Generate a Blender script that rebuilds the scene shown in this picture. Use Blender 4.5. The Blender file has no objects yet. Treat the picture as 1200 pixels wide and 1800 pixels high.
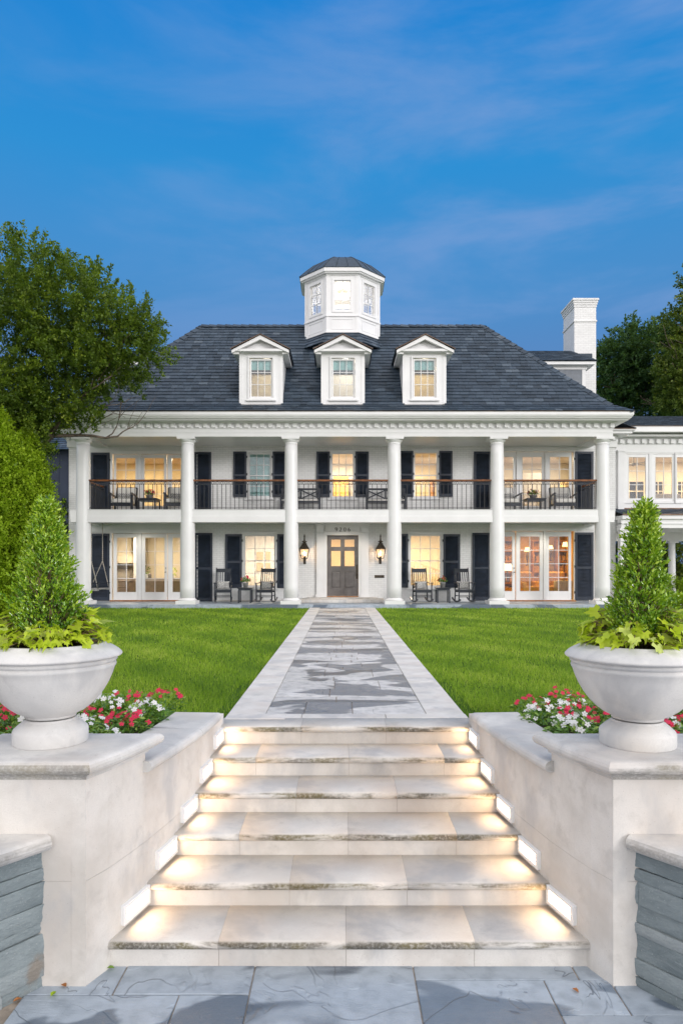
import bpy, math, random
import numpy as np
from mathutils import Vector, Matrix
R = math.radians
random.seed(7); RNG = np.random.default_rng(11)
C = bpy.context.scene.collection
SC = bpy.context.scene
EYE, HZ, CX, F = 1.326, 997.0, 599.0, 1200.0
# ---------------- camera ----------------
cam = bpy.data.cameras.new("camera"); camo = bpy.data.objects.new("camera", cam); C.objects.link(camo); SC.camera = camo
camo.location = (0, 0, EYE); camo.rotation_euler = (R(90), 0, 0)
cam.sensor_fit = 'VERTICAL'; cam.sensor_height = 36; cam.sensor_width = 24; cam.lens = 24.0
cam.shift_y = (HZ - 900) / 1800; cam.shift_x = (600 - CX) / 1800
cam.clip_end = 3000; cam.clip_start = 0.1
# ---------------- sky ----------------
W = bpy.data.worlds.new("World"); SC.world = W; W.use_nodes = True
def build_sky():
    nt = W.node_tree; N = nt.nodes; L = nt.links
    bg = N['Background']
    tc = N.new('ShaderNodeTexCoord'); sp = N.new('ShaderNodeSeparateXYZ'); L.new(tc.outputs['Generated'], sp.inputs[0])
    def math_(op, a, b=None, clamp=False):
        n = N.new('ShaderNodeMath'); n.operation = op; n.use_clamp = clamp
        for i, v in enumerate((a, b)):
            if v is None: continue
            if isinstance(v, (int, float)): n.inputs[i].default_value = v
            else: L.new(v, n.inputs[i])
        return n.outputs[0]
    rp = N.new('ShaderNodeValToRGB'); L.new(sp.outputs[2], rp.inputs[0])
    els = rp.color_ramp.elements
    els[0].position = 0.0; els[0].color = (.19, .30, .56, 1)
    els[1].position = 0.64; els[1].color = (.008, .22, .64, 1)
    for p, c in ((.24, (.105, .222, .49)), (.36, (.066, .262, .585)), (.50, (.022, .268, .645))):
        e = els.new(p); e.color = (*c, 1)
    # soft streaked cloud
    mp = N.new('ShaderNodeMapping'); L.new(tc.outputs['Generated'], mp.inputs[0])
    mp.inputs['Scale'].default_value = (1.3, 1.3, 4.6); mp.inputs['Rotation'].default_value = (0, R(-16), 0)
    mp.inputs['Location'].default_value = (0.4, .3, 1.1)
    nz = N.new('ShaderNodeTexNoise'); L.new(mp.outputs[0], nz.inputs[0]); nz.inputs['Scale'].default_value = 2.3
    nz.inputs['Detail'].default_value = 6; nz.inputs['Roughness'].default_value = .56; nz.inputs['Distortion'].default_value = .35
    cr = N.new('ShaderNodeMapRange'); cr.interpolation_type = 'SMOOTHSTEP'; L.new(nz.outputs[0], cr.inputs[0])
    cr.inputs[1].default_value = .40; cr.inputs[2].default_value = .72; cr.inputs[4].default_value = .8
    wx = math_('ADD', math_('MULTIPLY', sp.outputs[0], 1.1), .62, True)
    cf = math_('MULTIPLY', cr.outputs[0], wx)
    m1 = N.new('ShaderNodeMix'); m1.data_type = 'RGBA'; L.new(cf, m1.inputs[0]); L.new(rp.outputs[0], m1.inputs[6]); m1.inputs[7].default_value = (.21, .35, .66, 1)
    # physically based twilight tint
    st = N.new('ShaderNodeTexSky'); st.sky_type = 'NISHITA'; st.sun_disc = False; st.sun_elevation = R(16); st.sun_rotation = R(138)
    st.altitude = 100
    sm = N.new('ShaderNodeMix'); sm.data_type = 'RGBA'; sm.blend_type = 'ADD'; sm.inputs[0].default_value = .006
    L.new(m1.outputs[2], sm.inputs[6]); L.new(st.outputs[0], sm.inputs[7])
    # pale afterglow behind and above the viewer
    s = math_('SUBTRACT', math_('MULTIPLY', sp.outputs[2], .62), sp.outputs[1])
    gl = N.new('ShaderNodeMapRange'); gl.interpolation_type = 'SMOOTHSTEP'; L.new(s, gl.inputs[0]); gl.inputs[1].default_value = -.30; gl.inputs[2].default_value = .62
    m2 = N.new('ShaderNodeMix'); m2.data_type = 'RGBA'; L.new(gl.outputs[0], m2.inputs[0]); L.new(sm.outputs[2], m2.inputs[6]); m2.inputs[7].default_value = (1.40, 1.36, 1.37, 1)
    L.new(m2.outputs[2], bg.inputs[0]); bg.inputs[1].default_value = 1.0
build_sky()
W.cycles.sampling_method = 'MANUAL'; W.cycles.sample_map_resolution = 512
# ---------------- sun (soft low western light from behind the viewer) ----------------
sl = bpy.data.lights.new("sun", 'SUN'); so = bpy.data.objects.new("sun", sl); C.objects.link(so)
sl.energy = 1.35; sl.angle = R(14); sl.color = (1.0, .975, .965)
so.rotation_euler = (R(90 - 13), 0, R(42))
SC.view_settings.view_transform = 'Standard'; SC.view_settings.look = 'None'; SC.view_settings.exposure = 0; SC.view_settings.gamma = 1
SC.cycles.max_bounces = 7; SC.cycles.diffuse_bounces = 3; SC.cycles.glossy_bounces = 2; SC.cycles.transmission_bounces = 4; SC.cycles.transparent_max_bounces = 10
SC.cycles.caustics_reflective = False; SC.cycles.caustics_refractive = False; SC.cycles.sample_clamp_indirect = 4
SC.cycles.use_denoising = True; SC.cycles.use_light_tree = True
SC.cycles.use_adaptive_sampling = True; SC.cycles.adaptive_threshold = .02

# ================= materials =================
class NT:
    def __init__(s, m): s.m = m; s.t = m.node_tree; s.N = s.t.nodes; s.L = s.t.links; s.b = s.N['Principled BSDF']
    def put(s, sock, v):
        if isinstance(v, bpy.types.NodeSocket): s.L.new(v, sock)
        elif isinstance(v, (tuple, list)) and len(v) == 3 and sock.type == 'RGBA': sock.default_value = (*v, 1)
        else: sock.default_value = v
    def n(s, typ, ins={}, **kw):
        n = s.N.new(typ)
        for k, v in kw.items(): setattr(n, k, v)
        for k, v in ins.items(): s.put(n.inputs[k], v)
        return n
    def math(s, op, a, b=0.0, clamp=False):
        n = s.n('ShaderNodeMath', {0: a, 1: b}, operation=op, use_clamp=clamp); return n.outputs[0]
    def noise(s, vec, scale, detail=4, rough=.55, dist=0):
        return s.n('ShaderNodeTexNoise', {'Vector': vec, 'Scale': scale, 'Detail': detail, 'Roughness': rough, 'Distortion': dist}).outputs[0]
    def rng(s, v, a, b, c=0, d=1, smooth=True):
        n = s.n('ShaderNodeMapRange', {0: v, 1: a, 2: b, 3: c, 4: d}); n.interpolation_type = 'SMOOTHSTEP' if smooth else 'LINEAR'; return n.outputs[0]
    def mix(s, f, a, b, blend='MIX'):
        n = s.n('ShaderNodeMix', {}, data_type='RGBA', blend_type=blend); s.put(n.inputs[0], f); s.put(n.inputs[6], a); s.put(n.inputs[7], b); return n.outputs[2]
    def pos(s): return s.n('ShaderNodeNewGeometry').outputs['Position']
    def nrm(s): return s.n('ShaderNodeNewGeometry').outputs['Normal']
    def xyz(s, v):
        o = s.n('ShaderNodeSeparateXYZ', {0: v}).outputs; return o[0], o[1], o[2]
    def vec(s, a, b, c): return s.n('ShaderNodeCombineXYZ', {0: a, 1: b, 2: c}).outputs[0]
    def scale(s, v, sc): return s.n('ShaderNodeMapping', {0: v, 'Scale': sc}).outputs[0]
    def bump(s, h, strength=.3, dist=.01, nin=None):
        n = s.n('ShaderNodeBump', {'Height': h, 'Strength': strength, 'Distance': dist})
        if nin is not None: s.L.new(nin, n.inputs['Normal'])
        return n.outputs[0]
    def attr(s, name): return s.n('ShaderNodeAttribute', {}, attribute_name=name).outputs['Fac']
    def ramp(s, f, stops):
        n = s.n('ShaderNodeValToRGB', {0: f}); e = n.color_ramp.elements
        e[0].position, e[0].color = stops[0][0], (*stops[0][1], 1); e[1].position, e[1].color = stops[-1][0], (*stops[-1][1], 1)
        for p, c in stops[1:-1]: x = e.new(p); x.color = (*c, 1)
        return n.outputs[0]
    def out(s, col=None, rough=None, nrm=None, metal=None, spec=None):
        b = s.b
        if col is not None: s.put(b.inputs['Base Color'], col)
        if rough is not None: s.put(b.inputs['Roughness'], rough)
        if nrm is not None: s.put(b.inputs['Normal'], nrm)
        if metal is not None: s.put(b.inputs['Metallic'], metal)
        if spec is not None: s.put(b.inputs['Specular IOR Level'], spec)
        return s.m
def newmat(name):
    m = bpy.data.materials.new(name); m.use_nodes = True; return NT(m)
def plain(name, col, rough=.5, var=.12, scale=6, bump=.15, bscale=60, metal=0, spec=.5):
    t = newmat(name); p = t.pos()
    n = t.noise(p, scale, 5)
    c = t.mix(t.rng(n, .35, .68), tuple(x * (1 - var) for x in col), tuple(min(1, x * (1 + var)) for x in col))
    h = t.noise(p, bscale, 3)
    return t.out(c, rough, t.bump(h, bump, .004), metal, spec)
def emit(name, col, st):
    t = newmat(name); t.out((.8, .8, .8), .5); t.put(t.b.inputs['Emission Color'], col); t.b.inputs['Emission Strength'].default_value = st; return t.m
M = {}
M['white'] = plain('white_paint', (.82, .82, .82), .38, .03, 1.5, .08, 40)
M['trim'] = plain('trim_paint', (.83, .83, .83), .33, .02, 3, .05, 60)
M['shutter'] = plain('navy_shutter_paint', (.024, .033, .052), .36, .2, 4, .1, 90)
M['iron'] = plain('black_iron', (.03, .031, .034), .42, .2, 10, .1, 90, .3)
M['rail_wood'] = plain('varnished_mahogany', (.23, .085, .028), .3, .35, 8, .2, 50)
M['black_wood'] = plain('black_painted_wood', (.024, .030, .042), .3, .2, 9, .15, 70)
M['copper'] = plain('copper_edge', (.16, .105, .075), .45, .25, 5, .1, 60, .6)
M['bronze'] = plain('aged_bronze', (.085, .07, .055), .42, .25, 12, .15, 60, .6)
M['numeral'] = plain('pewter_numeral', (.16, .155, .15), .4, .1, 12, .1, 60, .5)
M['door'] = plain('taupe_stained_wood', (.165, .152, .148), .4, .15, 5, .2, 50)
M['chrome'] = plain('satin_nickel', (.45, .44, .42), .3, .05, 9, .05, 60, .9)
M['cushion'] = plain('cream_cushion', (.72, .70, .66), .85, .05, 9, .3, 120)
M['dark_cushion'] = plain('charcoal_cushion', (.035, .035, .042), .8, .2, 9, .3, 120)
M['wood_sill'] = plain('oak_sill', (.38, .17, .07), .4, .2, 8, .1, 40)
M['soil'] = plain('bark_mulch', (.055, .03, .018), .95, .6, 40, 1, 80)
M['ground'] = plain('dark_soil', (.05, .06, .02), .95, .5, 6, .8, 30)
M['bark'] = plain('tree_bark', (.13, .10, .075), .9, .4, 14, 1, 40)
M['twig'] = plain('shrub_stem', (.20, .13, .07), .9, .3, 20, .6, 60)
M['greysiding'] = plain('grey_siding', (.20, .22, .25), .6, .1, 5, .2, 40)
M['chain'] = plain('chain_metal', (.62, .58, .50), .45, .1, 9, .1, 60, .3)
M['grey_pot'] = plain('grey_zinc_pot', (.34, .34, .33), .55, .25, 18, .3, 50)
M['red'] = plain('red_cable', (.6, .02, .04), .4, .1, 9, .05, 60)
M['flame'] = emit('gas_flame', (1, .52, .18), 28)
M['lens'] = emit('step_light_lens', (1, .66, .37), 26)
M['bulb'] = emit('downlight_lens', (1, .90, .74), 9)
M['shade'] = emit('lamp_shade', (1, .70, .34), 2.6)
M['teal'] = plain('teal_blind', (.28, .52, .50), .8, .1, 9, .1, 50)
M['sage'] = plain('sage_blind', (.33, .36, .26), .8, .1, 9, .1, 50)

def m_brick():
    t = newmat('painted_white_brick'); p = t.pos(); x, y, z = t.xyz(p)
    v = t.vec(t.math('ADD', x, y), z, 0.0)
    b = t.n('ShaderNodeTexBrick', {'Vector': v, 'Color1': (.82, .82, .815), 'Color2': (.76, .76, .755), 'Mortar': (.62, .62, .615), 'Scale': 1.0, 'Mortar Size': .006, 'Mortar Smooth': .6, 'Bias': -.2, 'Brick Width': .21, 'Row Height': .073})
    n = t.noise(p, 2.2, 5); c = t.mix(t.rng(n, .4, .8, 0, .35), b.outputs[0], (.63, .625, .61))
    h = t.math('SUBTRACT', t.math('MULTIPLY', t.noise(p, 35, 3), .5), b.outputs[1])
    return t.out(c, .5, t.bump(h, .55, .006))
M['brick'] = m_brick()
def m_stone(name, c1, c2, stain=0.0, scale=1.0, warm=(.58, .50, .44)):
    t = newmat(name); p = t.pos()
    a = t.noise(p, 1.7 * scale, 6, .6, .15); b = t.noise(t.scale(p, (1.6, 1.6, .8)), 1.3, 4, .5, .1); f = t.noise(p, 130, 3)
    c = t.mix(t.rng(a, .36, .62), c1, c2); c = t.mix(t.rng(t.noise(p, 5.5, 7, .68, .3), .52, .68, 0, .38), c, tuple(x * .74 for x in c1))
    c = t.mix(t.rng(b, .44, .70, 0, .42), c, warm)
    c = t.mix(t.rng(t.noise(t.scale(p, (1.5, 1.5, .8)), 1.7, 6, .55, .2), .50, .66, 0, .55), c, (.40, .41, .43))
    pit = t.rng(t.n('ShaderNodeTexVoronoi', {'Vector': p, 'Scale': 38.0}).outputs[0], .03, .07)
    c = t.mix(t.math('SUBTRACT', 1.0, pit), c, (.24, .20, .15))
    c = t.mix(t.rng(f, .35, .75, 0, .35), c, tuple(x * .78 for x in c2))
    if stain:
        nx, ny, nz = t.xyz(t.nrm())
        front = t.math('MULTIPLY', t.rng(ny, -.15, -.75), t.rng(nz, .95, .55))
        px, py, pz = t.xyz(p)
        s = t.noise(t.vec(t.math('MULTIPLY', px, 2.1), py, t.math('MULTIPLY', pz, 9.0)), 1.0, 5, .62, .4)
        g = t.noise(p, 55, 5, .7)
        k = t.math('MULTIPLY', t.math('MULTIPLY', t.rng(s, .40, .56), front), t.rng(g, .25, .6, .35, 1))
        c = t.mix(t.math('MULTIPLY', k, stain), c, t.mix(t.rng(t.noise(p, 4, 3), .45, .6), (.10, .09, .065), (.13, .11, .045)))
    h = t.math('ADD', t.math('MULTIPLY', a, .6), t.math('ADD', t.math('MULTIPLY', f, .25), t.math('MULTIPLY', pit, .2)))
    return t.out(c, .72, t.bump(h, .35, .008), spec=.3)
M['lime'] = m_stone('limestone', (.57, .535, .49), (.74, .71, .67))
M['limestain'] = m_stone('weathered_limestone', (.62, .59, .545), (.74, .71, .665), .93)
M['limecap'] = m_stone('limestone_coping', (.52, .52, .515), (.72, .705, .68), .6)
M['caststone'] = m_stone('cast_stone', (.58, .575, .57), (.73, .72, .70), 0, .8, (.58, .53, .47))
M['grout'] = plain('mortar', (.34, .29, .24), .9, .2, 20, .4, 90)
def m_blue(name, dry, wet, thr, sc=1.0, wetrough=.22):
    t = newmat(name); p = t.pos(); tone = t.attr('tone')
    off = t.math('MULTIPLY', tone, .35)
    a = t.math('ADD', t.noise(t.scale(p, (.5, 1.0, 1)), 1.5 * sc, 4, .45, .9), t.math('MULTIPLY', t.math('SUBTRACT', tone, .5), .10)); m = t.rng(a, thr - .012, thr + .022)
    cw = t.mix(tone, tuple(x * .70 for x in wet), tuple(x * 1.5 for x in wet)); cd = t.mix(tone, tuple(x * .80 for x in dry), dry)
    cd = t.mix(t.rng(t.noise(p, 3.5 * sc, 6, .6, .8), .40, .68, 0, .55), cd, tuple(x * .70 for x in dry))
    w2 = t.n('ShaderNodeTexNoise', {'Vector': t.n('ShaderNodeVectorMath', {0: p, 1: t.vec(t.math('MULTIPLY', tone, 40.0), 0.0, 0.0)}, operation='ADD').outputs[0], 'Scale': 2.0 * sc, 'Detail': 3, 'Roughness': .5, 'Distortion': 1.4}).outputs[0]
    vd = t.math('ABSOLUTE', t.math('SUBTRACT', w2, .5)); brk = t.rng(t.noise(p, 2.6, 3), .50, .60)
    vein = t.math('MULTIPLY', t.math('SUBTRACT', 1.0, t.rng(vd, 0, .005)), brk)
    ledge = t.rng(w2, .485, .515)
    c = t.mix(m, cd, cw); c = t.mix(t.rng(t.noise(p, 9, 5), .4, .75, 0, .35), c, tuple(x * .8 for x in wet))
    c = t.mix(t.math('MULTIPLY', vein, .7), c, (.05, .065, .095))
    fine = t.noise(t.scale(p, (1, 3, 1)), 12, 7, .72, 1.5)
    h = t.math('ADD', t.math('ADD', t.math('MULTIPLY', fine, .6), t.math('MULTIPLY', ledge, .9)), t.math('MULTIPLY', t.noise(p, 120, 2), .15))
    rough = t.rng(m, 0, 1, .55, wetrough)
    return t.out(c, rough, t.bump(h, .6, .014), spec=.5)
M['patio'] = m_blue('bluestone_patio', (.45, .52, .60), (.12, .155, .20), .535, .8, .3)
M['pathblue'] = m_blue('bluestone_path', (.70, .69, .68), (.13, .145, .17), .515, .95, .35)
M['border'] = m_stone('path_border_limestone', (.62, .60, .57), (.74, .72, .695), 0, 1.2)
def m_tone(name, stops, rough=.7, bump=.3, bscale=30, spec=.4, transl=0, extra=None):
    t = newmat(name); c = t.ramp(t.attr('tone'), stops); p = t.pos()
    c = t.mix(t.rng(t.noise(p, bscale * .5, 4), .35, .7, 0, .45), c, tuple(x * .55 for x in stops[0][1]))
    t.out(c, rough, t.bump(t.noise(p, bscale, 4), bump, .006), spec=spec); return t.m
M['slate'] = m_tone('roof_slate', [(0, (.018, .031, .047)), (.5, (.034, .055, .082)), (.85, (.055, .082, .115)), (1, (.090, .118, .15))], .55, .7, 26, .45)
def m_stack():
    t = newmat('stacked_bluestone'); p = t.pos(); c = t.ramp(t.attr('tone'), [(0, (.15, .19, .205)), (.6, (.23, .275, .29)), (1, (.36, .39, .40))])
    st = t.scale(p, (1, 1, 2.6)); a = t.noise(st, 5, 8, .68, .8); f = t.noise(st, 34, 6, .72, .6)
    c = t.mix(t.rng(a, .36, .66, 0, .5), c, (.31, .36, .375)); c = t.mix(t.rng(f, .46, .66, 0, .35), c, (.15, .18, .20)); c = t.mix(t.rng(t.noise(p, 3.3, 5), .62, .72, 0, .6), c, (.24, .17, .11))
    c = t.mix(t.rng(t.noise(p, 110, 3), .62, .75, 0, .5), c, (.55, .58, .60))
    h = t.math('ADD', t.math('MULTIPLY', a, 1.3), t.math('MULTIPLY', f, .7)); return t.out(c, .6, t.bump(h, .7, .016), spec=.4)
M['slatewall'] = m_stack()
def m_leaf(name, stops, rough=.5, transl=.35, spec=.4):
    t = newmat(name); c = t.ramp(t.attr('tone'), stops)
    t.out(c, rough, spec=spec)
    tr = t.n('ShaderNodeBsdfTranslucent', {0: t.mix(.5, c, (.25, .40, .02))}); mx = t.n('ShaderNodeMixShader', {0: transl})
    t.L.new(t.b.outputs[0], mx.inputs[1]); t.L.new(tr.outputs[0], mx.inputs[2])
    t.L.new(mx.outputs[0], t.N['Material Output'].inputs[0]); return t.m
M['oakleaf'] = m_leaf('oak_leaf', [(0, (.032, .066, .010)), (.45, (.10, .165, .020)), (.8, (.23, .32, .028)), (1, (.38, .44, .05))], .5, .4)
M['hedgeleaf'] = m_leaf('arborvitae_leaf', [(0, (.14, .24, .012)), (.45, (.32, .48, .016)), (1, (.52, .68, .05))], .55, .45)
M['rightleaf'] = m_leaf('elm_leaf', [(0, (.020, .065, .024)), (.6, (.055, .13, .042)), (1, (.13, .22, .035))], .55, .25)
M['rightleaf2'] = m_leaf('maple_leaf', [(0, (.04, .08, .014)), (.6, (.12, .18, .024)), (1, (.32, .34, .04))], .55, .25)
M['darkleaf'] = m_leaf('dark_shrub_leaf', [(0, (.008, .018, .008)), (1, (.03, .05, .016))], .55, .2)
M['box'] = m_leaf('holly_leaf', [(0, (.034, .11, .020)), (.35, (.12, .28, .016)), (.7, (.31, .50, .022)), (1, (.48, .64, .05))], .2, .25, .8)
M['vine'] = m_leaf('sweet_potato_leaf', [(0, (.22, .26, .035)), (.25, (.50, .64, .025)), (.75, (.64, .78, .05)), (1, (.72, .82, .25))], .4, .4)
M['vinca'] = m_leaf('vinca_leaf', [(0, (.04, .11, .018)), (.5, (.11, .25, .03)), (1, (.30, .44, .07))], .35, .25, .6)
M['petal_w'] = m_leaf('white_petal', [(0, (.70, .70, .70)), (1, (.86, .85, .86))], .6, .2)
M['petal_r'] = m_leaf('crimson_petal', [(0, (.50, .005, .05)), (.6, (.72, .015, .09)), (1, (.85, .10, .22))], .55, .2)
M['grass'] = m_leaf('grass_blade', [(0, (.070, .150, .024)), (.4, (.165, .310, .020)), (.75, (.31, .48, .024)), (1, (.50, .60, .10))], .5, .35)
def m_glass():
    t = newmat('window_glass'); g = t.n('ShaderNodeBsdfGlossy', {0: (.9, .93, 1), 'Roughness': .02}); tr = t.n('ShaderNodeBsdfTransparent')
    f = t.n('ShaderNodeLayerWeight', {0: .25}).outputs['Fresnel']; f = t.math('ADD', t.math('MULTIPLY', f, .6), .05)
    mx = t.n('ShaderNodeMixShader', {0: f}); t.L.new(tr.outputs[0], mx.inputs[1]); t.L.new(g.outputs[0], mx.inputs[2])
    t.L.new(mx.outputs[0], t.N['Material Output'].inputs[0]); return t.m
M['glass'] = m_glass()
def m_pattern(name, kind):
    t = newmat(name); o = t.n('ShaderNodeTexCoord').outputs['Object']; x, y, z = t.xyz(o)
    if kind == 'chev':
        tri = t.math('PINGPONG', x, .035); v = t.math('PINGPONG', t.math('ADD', z, t.math('MULTIPLY', tri, 1.0)), .028); m = t.rng(v, .012, .016)
    else:
        n = t.n('ShaderNodeTexVoronoi', {'Vector': o, 'Scale': 22.0}).outputs[0]; m = t.rng(t.math('PINGPONG', n, .16), .05, .08)
    return t.out(t.mix(m, (.05, .05, .06), (.74, .73, .70)), .85)
M['chev'] = m_pattern('chevron_fabric', 'chev'); M['medal'] = m_pattern('medallion_fabric', 'v')

# ================= mesh collector =================
ORG = {}
def org(o): return ORG.get(o.name, Vector((0, 0, 0))) if o else Vector((0, 0, 0))
class G:
    def __init__(s): s.v = []; s.f = []; s.t = []; s.T = None; s.sm = []
    def add(s, vs, fs, tone=.5, smooth=False):
        n = len(s.v)
        if s.T is not None: vs = [s.T @ Vector(v) for v in vs]
        s.v += [tuple(v) for v in vs]
        for f in fs: s.f.append([i + n for i in f]); s.t.append(tone); s.sm.append(smooth)
        return s
    def box(s, x0, x1, y0, y1, z0, z1, tone=.5):
        return s.add([(x0, y0, z0), (x1, y0, z0), (x1, y1, z0), (x0, y1, z0), (x0, y0, z1), (x1, y0, z1), (x1, y1, z1), (x0, y1, z1)],
                     [(0, 3, 2, 1), (4, 5, 6, 7), (0, 1, 5, 4), (1, 2, 6, 5), (2, 3, 7, 6), (3, 0, 4, 7)], tone)
    def quad(s, a, b, c, d, tone=.5): return s.add([a, b, c, d], [(0, 1, 2, 3)], tone)
    def prism(s, poly, z0, z1, tone=.5):     # plan polygon, CCW
        n = len(poly); vs = [(x, y, z0) for x, y in poly] + [(x, y, z1) for x, y in poly]
        fs = [tuple(reversed(range(n))), tuple(range(n, 2 * n))] + [(i, (i + 1) % n, n + (i + 1) % n, n + i) for i in range(n)]
        return s.add(vs, fs, tone)
    def extr(s, prof, x0, x1, axis='x', tone=.5, smooth=False):   # profile of (y,z) along x, or (x,z) along y
        n = len(prof)
        vs = [(x0, a, b) for a, b in prof] + [(x1, a, b) for a, b in prof] if axis == 'x' else [(a, x0, b) for a, b in prof] + [(a, x1, b) for a, b in prof]
        fs = [tuple(range(n)), tuple(reversed(range(n, 2 * n)))]
        s.add(vs, fs, tone); m = len(s.v) - 2 * n
        for i in range(n):
            s.f.append([m + (i + 1) % n, m + i, m + n + i, m + n + (i + 1) % n]); s.t.append(tone); s.sm.append(smooth)
        return s
    def lathe(s, prof, cx, cy, cz=0, n=32, tone=.5, smooth=True, a0=0):
        m = len(prof); vs = []
        for r, z in prof:
            for k in range(n):
                a = a0 + 2 * math.pi * k / n; vs.append((cx + r * math.cos(a), cy + r * math.sin(a), cz + z))
        fs = [(j * n + k, j * n + (k + 1) % n, (j + 1) * n + (k + 1) % n, (j + 1) * n + k) for j in range(m - 1) for k in range(n)]
        s.add(vs, fs, tone, smooth); b = len(s.v) - m * n
        for ring, rev in ((0, True), (m - 1, False)):
            if prof[ring][0] > 1e-4:
                idx = [b + ring * n + k for k in range(n)]; s.f.append(idx[::-1] if rev else idx); s.t.append(tone); s.sm.append(False)
        return s
    def tube(s, pts, r, n=6, tone=.5, smooth=True):
        pts = [Vector(p) for p in pts]; rs = r if isinstance(r, (list, tuple)) else [r] * len(pts); vs = []
        for i, p in enumerate(pts):
            d = (pts[min(i + 1, len(pts) - 1)] - pts[max(i - 1, 0)]).normalized()
            u = d.cross(Vector((0, 0, 1)) if abs(d.z) < .9 else Vector((0, 1, 0))).normalized(); w = d.cross(u)
            for k in range(n):
                a = 2 * math.pi * k / n; vs.append(p + (u * math.cos(a) + w * math.sin(a)) * rs[i])
        m = len(pts); fs = [(j * n + k, (j + 1) * n + k, (j + 1) * n + (k + 1) % n, j * n + (k + 1) % n) for j in range(m - 1) for k in range(n)]
        s.add(vs, fs, tone, smooth); b = len(s.v) - m * n
        s.f += [[b + k for k in range(n)], [b + (m - 1) * n + k for k in reversed(range(n))]]; s.t += [tone] * 2; s.sm += [False] * 2
        return s
    def bar(s, a, b, w, h, tone=.5):          # rectangular bar between two points
        a = Vector(a); b = Vector(b); d = (b - a).normalized(); u = d.cross(Vector((0, 0, 1)) if abs(d.z) < .95 else Vector((0, 1, 0))).normalized(); v = u.cross(d)
        vs = [p + u * i * w / 2 + v * j * h / 2 for p in (a, b) for i, j in ((-1, -1), (1, -1), (1, 1), (-1, 1))]
        return s.add(vs, [(0, 1, 2, 3), (7, 6, 5, 4), (0, 4, 5, 1), (1, 5, 6, 2), (2, 6, 7, 3), (3, 7, 4, 0)], tone)
    def build(s, name, mat, parent=None, bevel=0, seg=2):
        me = bpy.data.meshes.new(name); o_ = org(parent)
        me.from_pydata([(v[0] - o_.x, v[1] - o_.y, v[2] - o_.z) for v in s.v], [], s.f)
        a = me.attributes.new('tone', 'FLOAT', 'FACE'); a.data.foreach_set('value', np.array(s.t, dtype=np.float32))
        me.polygons.foreach_set('use_smooth', s.sm); me.update()
        me.materials.append(M[mat] if isinstance(mat, str) else mat)
        o = bpy.data.objects.new(name, me); C.objects.link(o)
        if parent: o.parent = parent; ORG[o.name] = o_
        if bevel:
            b = o.modifiers.new('bevel', 'BEVEL'); b.width = bevel; b.segments = seg; b.limit_method = 'ANGLE'; b.angle_limit = R(40)
        return o
def tag(o, label=None, cat=None, group=None, kind=None):
    for k, v in (('label', label), ('category', cat), ('group', group), ('kind', kind)):
        if v: o[k] = v
    return o
def thing(name, label, cat, loc=(0, 0, 0), group=None):
    o = bpy.data.objects.new(name, None); o.empty_display_size = .2; C.objects.link(o); o.location = loc; tag(o, label, cat, group); return o
def worldthing(name, label, cat, loc, group=None):    # its parts are given in world coordinates
    o = thing(name, label, cat, loc, group); ORG[o.name] = Vector(loc); return o
def copy_tree(o, parent=None):
    c = o.copy(); C.objects.link(c)
    if parent: c.parent = parent
    for ch in o.children: copy_tree(ch, c)
    return c
def place(o, loc, rz=0, label=None, group=None):
    o.location = loc; o.rotation_euler = (0, 0, rz); tag(o, label, None, group); return o
def lamp(kind, name, loc, energy, color, size=.3, rot=(0, 0, 0), parent=None, sizey=None):
    l = bpy.data.lights.new(name, kind); l.energy = energy; l.color = color
    if kind == 'AREA':
        l.size = size
        if sizey: l.shape = 'RECTANGLE'; l.size_y = sizey
    elif kind in ('POINT', 'SPOT'): l.shadow_soft_size = size
    if kind == 'SPOT': l.spot_size = R(150); l.spot_blend = .6
    o = bpy.data.objects.new(name, l); C.objects.link(o); o.rotation_euler = rot
    o.location = Vector(loc) - org(parent)
    if parent: o.parent = parent
    return o
# ---- many small faces at once (leaves, blades, petals)
def scatter(name, mat, parent, shape, faces, P, A, B, size, tone, extra_faces=None):
    """shape: (k,3) local verts (along A, along B, along A x B)."""
    P = np.asarray(P, np.float32); n = len(P); A = A / np.linalg.norm(A, axis=1, keepdims=True)
    Nn = np.cross(A, B); Nn /= np.linalg.norm(Nn, axis=1, keepdims=True) + 1e-9; Bn = np.cross(Nn, A)
    S = np.asarray(shape, np.float32); k = len(S); size = np.asarray(size, np.float32).reshape(-1, 1, 1)
    V = P[:, None, :] + size * (S[None, :, 0:1] * A[:, None, :] + S[None, :, 1:2] * Bn[:, None, :] + S[None, :, 2:3] * Nn[:, None, :])
    o_ = org(parent); V = V.reshape(-1, 3) - np.array([o_.x, o_.y, o_.z], np.float32)
    lens = [len(f) for f in faces]; flat = np.concatenate([np.array(f) for f in faces])
    idx = (np.arange(n)[:, None] * k + flat[None, :]).ravel().astype(np.int32)
    tot = np.tile(np.array(lens, np.int32), n); start = np.concatenate([[0], np.cumsum(tot)[:-1]]).astype(np.int32)
    me = bpy.data.meshes.new(name); me.vertices.add(len(V)); me.loops.add(len(idx)); me.polygons.add(len(tot))
    me.vertices.foreach_set('co', V.astype(np.float32).ravel()); me.loops.foreach_set('vertex_index', idx); me.polygons.foreach_set('loop_start', start)
    try: me.polygons.foreach_set('loop_total', tot)
    except Exception: pass
    a = me.attributes.new('tone', 'FLOAT', 'FACE'); a.data.foreach_set('value', np.repeat(np.asarray(tone, np.float32), len(faces)))
    me.update(calc_edges=True); me.materials.append(M[mat]); o = bpy.data.objects.new(name, me); C.objects.link(o)
    if parent: o.parent = parent; ORG[o.name] = o_
    return o
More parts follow.
